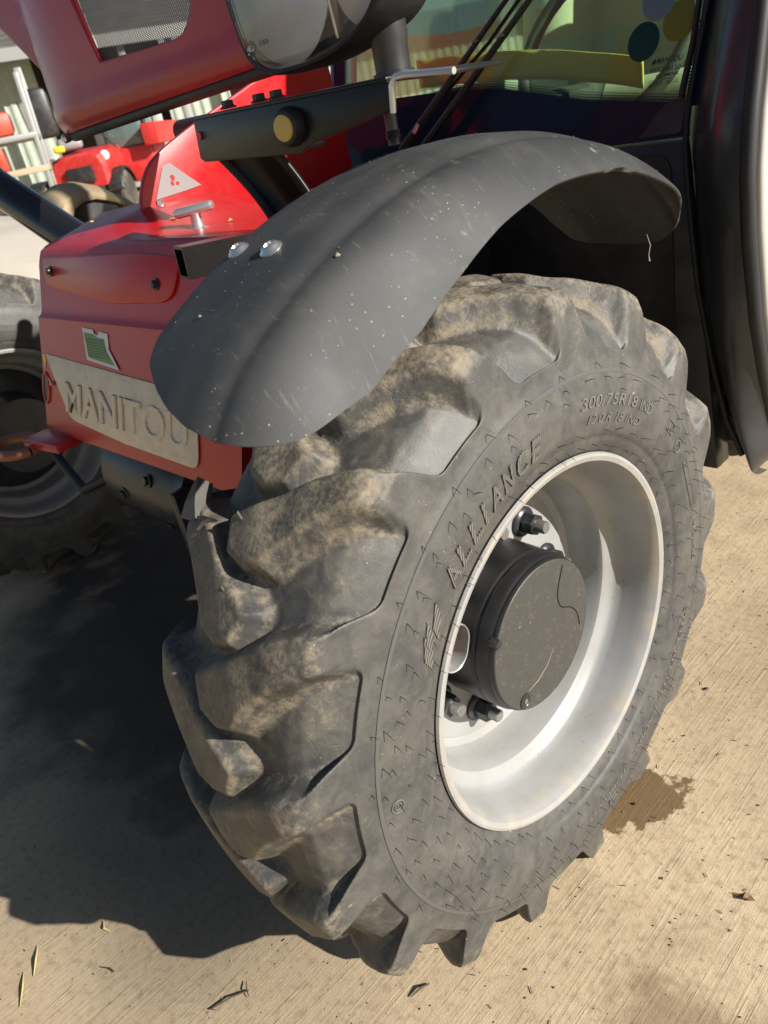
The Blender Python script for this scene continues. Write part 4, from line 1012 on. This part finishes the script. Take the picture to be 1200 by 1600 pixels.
# interior
box('cab_rear_wall', (-.45, 1.78, 1.2), (1.0, .05, 1.0), 'interior_grey', T, bev=.01)
box('cab_far_side', (-.93, 1.2, .83), (.03, 1.1, .56), 'interior_grey', T, bev=.01)
prism('cab_far_window', [(-.93, .66, 1.115), (-.93, 1.75, 1.115), (-.93, 1.75, 2.2), (-.93, .9, 2.2)], (.005, 0, 0), 'glass', T)
box('cab_floor', (-.45, 1.2, .55), (.95, 1.1, .04), 'interior', T, bev=.005)
box('dash_block', (-.62, .72, .96), (.45, .20, .22), 'interior', T, bev=.03)
st = frombm('operator_seat', box_bm((-.42, 1.22, 1.25), (.50, .16, .62), Matrix.Rotation(R_(-10), 3, 'X'), .07, 5), 'seat', T)
frombm('seat_cushion', box_bm((-.42, 1.10, .98), (.50, .46, .16), None, .06, 5), 'seat', st)
frombm('seat_bolster', box_bm((-.19, 1.10, 1.20), (.12, .20, .40), Matrix.Rotation(R_(-10), 3, 'X'), .055, 5), 'seat', st)
frombm('seat_bolster', box_bm((-.66, 1.10, 1.20), (.12, .20, .40), Matrix.Rotation(R_(-10), 3, 'X'), .055, 5), 'seat', st)
Gd = []
for t in np.linspace(0, 1, 30):
    x = -.75 + .50 * t; Gd.append([(x, .70 + .03 * math.sin(t * 3.) + .004 * math.sin(t * 23), 1.145 - .075 * t + .012 * math.sin(3.2 * t) + (.026 - .003 * t) * s) for s in np.linspace(-1, 1, 5)])
grid('yellow_inner_strip', Gd, 'hivis', T, thick=.004)
tube('steering_column', [(-.45, .72, .9), (-.44, .86, 1.10)], .035, 'interior', T, n=16)
whl = [(-.44 + .18 * math.cos(t), .90 + .10 * math.sin(t), 1.13 + .15 * math.sin(t)) for t in np.linspace(0, 2 * math.pi, 40)]
tube('steering_wheel', whl, .014, 'interior', T, n=10, cap=False)
tube('control_lever', [(-.32, .66, 1.00), (-.345, .64, 1.03), (-.37, .635, 1.045), (-.40, .64, 1.04)], .010, 'interior', T, n=10)
tube('control_lever', [(-.28, .66, .98), (-.30, .64, 1.02), (-.33, .635, 1.03)], .008, 'interior', T, n=10)
box('grey_side_post', (-.52, 1.5, 1.3), (.07, .05, .9), 'bluegrey', T, bev=.01)
box('cab_roof', (-.45, 1.25, 2.32), (1.05, 1.3, .06), 'pillar', T, bev=.02)

# ------------------------------------------------------------------ background yard
H0 = Vector((-.899, .438, 0)).normalized(); R0 = Vector((.438, .899, 0)).normalized()
def BG(lat, D, z): p = CAM + H0 * D + R0 * lat; return Vector((p.x, p.y, z))
RB = Matrix((R0, H0, Vector((0, 0, 1)))).transposed()
def bbox(name, lat, D, z, s, mat, parent, rz=0., bev=.02, tilt=None):
    rot = RB @ Matrix.Rotation(R_(rz), 3, 'Z')
    if tilt: rot = rot @ tilt
    return frombm(name, box_bm(BG(lat, D, z), s, rot, bev), mat, parent)
# shed
shed = empty('storage_shed', BG(6, 33, 0)); tag(shed, 'long pale green clad shed with a dark roof across the yard', 'shed')
def sheet(name, l0, l1, D, z0, z1, mat):
    Gd = []; n = int((l1 - l0) / .085)
    for k in range(n + 1):
        l = l0 + (l1 - l0) * k / n; d = D + (.05 if k % 4 < 2 else 0); Gd.append([BG(l, d, z0), BG(l, d, z1)])
    return grid(name, Gd, mat, shed, sharp=10)
sheet('wall_cladding', -8, -1.0, 31.0, 0, 5.0, 'cladding'); sheet('wall_cladding', 3.0, 22, 31.5, 0, 3.9, 'cladding')
bbox('rear_wall', 1.0, 34, 3.0, (5, .2, 6.2), 'dark_store', shed)
rf = [BG(-9, 29.6, 4.95), BG(24, 29.6, 4.05), BG(24, 36, 6.0), BG(-9, 36, 6.9)]
prism('roof', rf, (0, 0, .12), 'roof', shed)
for k in range(9):
    d0 = 29.7 + k * .7
    prism('roof_sheet_rib', [BG(-9, d0, 4.95 + (d0 - 29.6) * .305 + .13), BG(24, d0, 4.05 + (d0 - 29.6) * .305 + .13), BG(24, d0 + .05, 4.05 + (d0 - 29.55) * .305 + .13), BG(-9, d0 + .05, 4.95 + (d0 - 29.55) * .305 + .13)], (0, 0, .04), 'roof', shed)
prism('fascia', [BG(-9, 29.55, 4.65), BG(24, 29.55, 3.75), BG(24, 29.55, 4.1), BG(-9, 29.55, 5.0)], H0 * .1, 'steel_grey', shed)
for l in (-1.4, 1.85, 3.4, 6.2, 9): bbox('post', l, 29.9, 2.3, (.22, .22, 4.6), 'steel_grey', shed)
for l in (.4, 1.1, 2.5): bbox('stored_panel', l, 31.5, 2.0, (.35, .1, 3.6), 'steel_grey', shed, rz=8)
bbox('window_panel', 2.3, 31.2, 3.55, (.35, .06, .3), 'sticker_white', shed)
# racking with stored parts
rack = empty('storage_rack', BG(-1.6, 17, 0)); tag(rack, 'pale steel storage rack at the far left behind the strut', 'rack')
for l, d, rz in ((-.90, 17, -4), (-3.2, 17, 0), (-.9, 18.2, 0)): bbox('rack_post', l, d, 1.4, (.09, .09, 2.9), 'steel_grey', rack, tilt=Matrix.Rotation(R_(2 if l > -1 else 0), 3, 'Y'))
for z in (1.28, 1.84): bbox('rack_shelf', -2.05, 17.6, z, (2.4, 1.3, .10), 'steel_grey' if z > 1.5 else 'timber', rack)
tube('rack_brace', [BG(-.9, 18.2, .8), BG(-1.0, 17.2, 2.4)], .03, 'steel_grey', rack, n=8)
rb = bbox('loader_part', -1.55, 17.5, 2.11, (.62, .5, .40), 'orange_red', None, rz=10, bev=.1); tag(rb, 'orange red machine part on the top shelf of the rack', 'machine part')
gb = bbox('green_tub', -1.62, 17.0, 1.975, (.22, .3, .16), 'green_crate', None, bev=.03); tag(gb, 'small green tub on the rack shelf', 'tub')
ob = bbox('orange_block', -1.62, 17.2, 1.54, (.16, .3, .40), 'orange_red', None, bev=.05); tag(ob, 'upright orange block on the lower rack shelf', 'block')
dk = bbox('dark_backboard', -3.3, 19.4, .95, (3.2, .2, 1.7), 'dark_store', None); tag(dk, 'dark brown board standing behind the lower rack', 'board')
bx = bbox('black_machine', -.75, 18.8, 2.25, (.5, .5, .9), 'black_satin', None, bev=.12); tag(bx, 'black rounded machine part beside the rack post', 'machine part')
wd = bbox('timber_stack', -1.25, 16.2, 1.26, (.9, .4, .09), 'timber', None, bev=.01); tag(wd, 'pale timber stack in front of the rack', 'timber')
# pale rubble heap beyond the far wheel
Gd = []
for i in range(40):
    row = []
    for j in range(30):
        l = -3.6 + i * .1; d_ = 7.6 + j * .1
        e = max(0, 1 - ((l + 1.7) / 1.75) ** 2) * max(0, 1 - ((d_ - 9.0) / 1.4) ** 2)
        row.append(BG(l, d_, -.02 + .93 * e ** .55 + (random.uniform(-.02, .02) if e > 0 else 0)))
    Gd.append(row)
hp = grid('rubble_heap', Gd, 'rubble', None, sharp=20); tag(hp, 'pale rubble heap at the left edge beyond the far wheel', 'rubble')
# second telehandler
T2 = empty('small_telehandler', BG(.2, 20.6, 0)); tag(T2, 'second red telehandler parked across the yard by the shed', 'telehandler')
def lw(name, lat, D, z, prof, mat, n=36, axis=None):
    return lathe(name, prof, BG(lat, D, z), axis or (R0 * 1.0 - H0 * .35), mat, T2, n=n)
for lat, D in ((.42, 20.0), (-1.32, 20.35)):
    ty = lw('tyre', lat, D, .48, [(-.16, .26), (-.16, .40), (-.12, .47), (.12, .47), (.16, .40), (.16, .26)], 'bg_tyre')
    lathe('rim', [(-.12, .26), (-.05, .20), (-.05, .05)], BG(lat, D, .48), -(R0 * 1.0 - H0 * .35), 'steel_grey', T2, n=32)
    Gd = []
    for a in np.linspace(-80, 70, 20):
        Gd.append([BG(lat, D, .48) + (R0 - H0 * .35).normalized() * s * .19 + (H0 + R0 * .35).normalized() * (.56 * math.sin(R_(a))) + Vector((0, 0, .56 * math.cos(R_(a)) + (.0 if abs(s) < 1 else -.05))) for s in (-1, -.8, 0, .8, 1)])
    grid('mudguard', Gd, 'black_satin', T2, thick=.01)
def hoodsec(t):
    wd_ = .62 + .10 * t; h = 1.42 + .12 * t; return [(-wd_, .75), (-wd_ * 1.0, 1.15), (-wd_ * .88, h - .06), (-wd_ * .6, h), (wd_ * .6, h), (wd_ * .88, h - .06), (wd_, 1.15), (wd_, .75)]
Gd = []
ax_f = (H0 + R0 * .35).normalized(); ax_s = (R0 - H0 * .35).normalized()
for t in (0, .06, .3, .7, 1.0):
    sec = hoodsec(t); k = .9 if t == 0 else 1.; Gd.append([BG(-.42, 19.75, 0) + ax_f * (t * 1.6) + ax_s * (x * k) + Vector((0, 0, z * (.97 if t == 0 else 1))) for x, z in sec])
hd = grid('engine_cover', Gd, 'bg_red', T2, sharp=30)
prism('front_face', Gd[0], ax_f * .02, 'bg_red', T2)
frombm('front_grille', box_bm(BG(-.40, 19.68, 1.0), (.62, .10, .34), RB @ Matrix.Rotation(R_(-19), 3, 'Z'), .04), 'black_satin', T2)
lathe('headlight', [(0, .11), (.05, .10), (.06, .05)], BG(.22, 19.78, 1.30), -ax_f, 'chrome', T2, n=24)
lathe('headlight', [(0, .11), (.05, .10), (.06, .05)], BG(-.92, 20.1, 1.36), -ax_f, 'chrome', T2, n=24)
frombm('grille_panel', box_bm(BG(.02, 19.82, 1.12), (.10, .06, .5), RB @ Matrix.Rotation(R_(-19), 3, 'Z'), .02), 'black_satin', T2)
frombm('cab_lower', box_bm(BG(1.0, 21.3, 1.0), (1.1, 1.4, .75), RB @ Matrix.Rotation(R_(-19), 3, 'Z'), .06), 'bg_red', T2)
frombm('cab_glass', box_bm(BG(.95, 21.3, 1.75), (.98, 1.2, .85), RB @ Matrix.Rotation(R_(-19), 3, 'Z'), .10, 3), 'bg_glass', T2)
frombm('cab_roof', box_bm(BG(.95, 21.3, 2.22), (1.1, 1.35, .10), RB @ Matrix.Rotation(R_(-19), 3, 'Z'), .04), 'black_satin', T2)
for (l, d) in ((.42, 20.82), (1.32, 20.60)): tube('cab_pillar', [BG(l, d, 1.15), BG(l - .03, d, 1.7), BG(l + .05, d + .12, 2.2)], .045, 'black_satin', T2, n=8)
tube('mirror_arm', [BG(.55, 20.4, 1.4), BG(.30, 20.2, 1.75)], .02, 'black_satin', T2, n=6)
frombm('yellow_cap', box_bm(BG(-.66, 19.7, 1.58), (.24, .2, .14), RB, .05, 3), 'yellow_bright', T2)
frombm('grey_hump', box_bm(BG(-.42, 20.4, 1.66), (.55, .6, .26), RB, .10, 3), 'steel_grey', T2)
bbox('boom', 1.75, 21.4, 1.55, (.35, 2.6, .45), 'bg_red', T2, rz=-19)

# ------------------------------------------------------------------ litter on the ground
def debris(name, pts, r, mat, label, cat, group=None):
    o = tube(name, pts, r, mat, None, n=5); tag(o, label, cat, group); return o
debris('twig', [(-.302, -.522, .003), (-.290, -.492, .006), (-.278, -.468, .004)], [.0011, .0013, .0009], 'twig', 'thin dark forked twig at the bottom edge left of centre', 'twig')
debris('twig', [(-.292, -.463, .004), (-.279, -.470, .007), (-.270, -.474, .003)], [.0006, .0010, .0005], 'twig', 'short cross twig at the fork near the bottom edge', 'twig')
debris('grass_blade', [(-.625, -.655, .003), (-.600, -.668, .006), (-.580, -.681, .002)], [.0006, .0020, .0006], 'straw', 'upper yellow green grass blade at the lower left corner', 'grass blade')
debris('grass_blade', [(-.600, -.690, .002), (-.575, -.700, .005), (-.548, -.716, .002)], [.0006, .0018, .0006], 'straw', 'lower yellow green grass blade at the lower left corner', 'grass blade')
debris('grass_blade', [(-.575, -.560, .002), (-.560, -.566, .004), (-.548, -.562, .002)], [.0006, .0018, .0006], 'straw', 'small pale grass blade inside the shadow edge at the left', 'grass blade')
debris('twig', [(-.082, -.322, .003), (-.078, -.304, .006), (-.074, -.292, .003)], [.0008, .0018, .0010], 'twig', 'short dark twig below the tyre near the bottom edge', 'twig')
debris('twig', [(-.500, -.600, .003), (-.485, -.592, .005), (-.476, -.590, .003)], [.0008, .0014, .0008], 'twig', 'small dark twig on sunlit concrete at the lower left', 'twig')
lf = mk('dead_leaf', [(.196, .084, .002), (.206, .086, .007), (.220, .094, .003), (.212, .100, .002), (.205, .096, .009), (.200, .092, .003)], [(0, 1, 4, 5), (1, 2, 3, 4)], 'leaf', smooth=False)
sm_ = lf.modifiers.new('t', 'SOLIDIFY'); sm_.thickness = .0008; tag(lf, 'small curled dead leaf on concrete at the right', 'leaf')
debris('straw', [(.190, .088, .002), (.205, .093, .006), (.214, .090, .003)], .0008, 'straw', 'short straw under the curled leaf at the right', 'straw')
for (x, y, s, lb) in ((.000, .150, .0045, 'dark pebble in the middle of the oil stain'), (-.025, .47, .006, 'dark pebble beside the tyre edge at the right'), (.10, .05, .004, 'small dark stone on open concrete right of the tyre'), (-.005, .335, .004, 'small stone above the oil stain'), (.02, -.19, .0035, 'small stone near the bottom edge right of centre')):
    V = []; F = []; pebble(V, F, (x, y, s * .3), s); o = mk('pebble', V, F, 'twig'); tag(o, lb, 'pebble')
V = []; F = []
for k in range(3200):
    x = random.uniform(-1.1, .5); y = random.uniform(-.9, 1.3); pebble(V, F, (x, y, .0004), abs(random.gauss(0, .0011)) + .0004)
o = mk('loose_grit', V, F, 'stone', smooth=False); tag(o, 'loose grit scattered over the concrete', 'grit', kind='stuff')
V = []; F = []
for k in range(260):
    x = random.uniform(-1.0, .45); y = random.uniform(-.85, 1.1); a = random.uniform(0, 6.3); L = random.uniform(.003, .011); b = len(V)
    d = Vector((math.cos(a), math.sin(a), 0)); n_ = Vector((-d.y, d.x, 0)) * .0004; p = Vector((x, y, .0012))
    V.extend([p - n_, p + n_, p + d * L + n_, p + d * L - n_]); V.extend([v + Vector((0, 0, .0007)) for v in V[b:b + 4]])
    F.extend([(b, b + 1, b + 2, b + 3), (b + 4, b + 5, b + 6, b + 7), (b, b + 1, b + 5, b + 4), (b + 2, b + 3, b + 7, b + 6), (b + 1, b + 2, b + 6, b + 5), (b, b + 3, b + 7, b + 4)])
o = mk('chaff', V, F, 'twig', smooth=False); tag(o, 'fine dark chaff scattered over the concrete', 'chaff', kind='stuff')
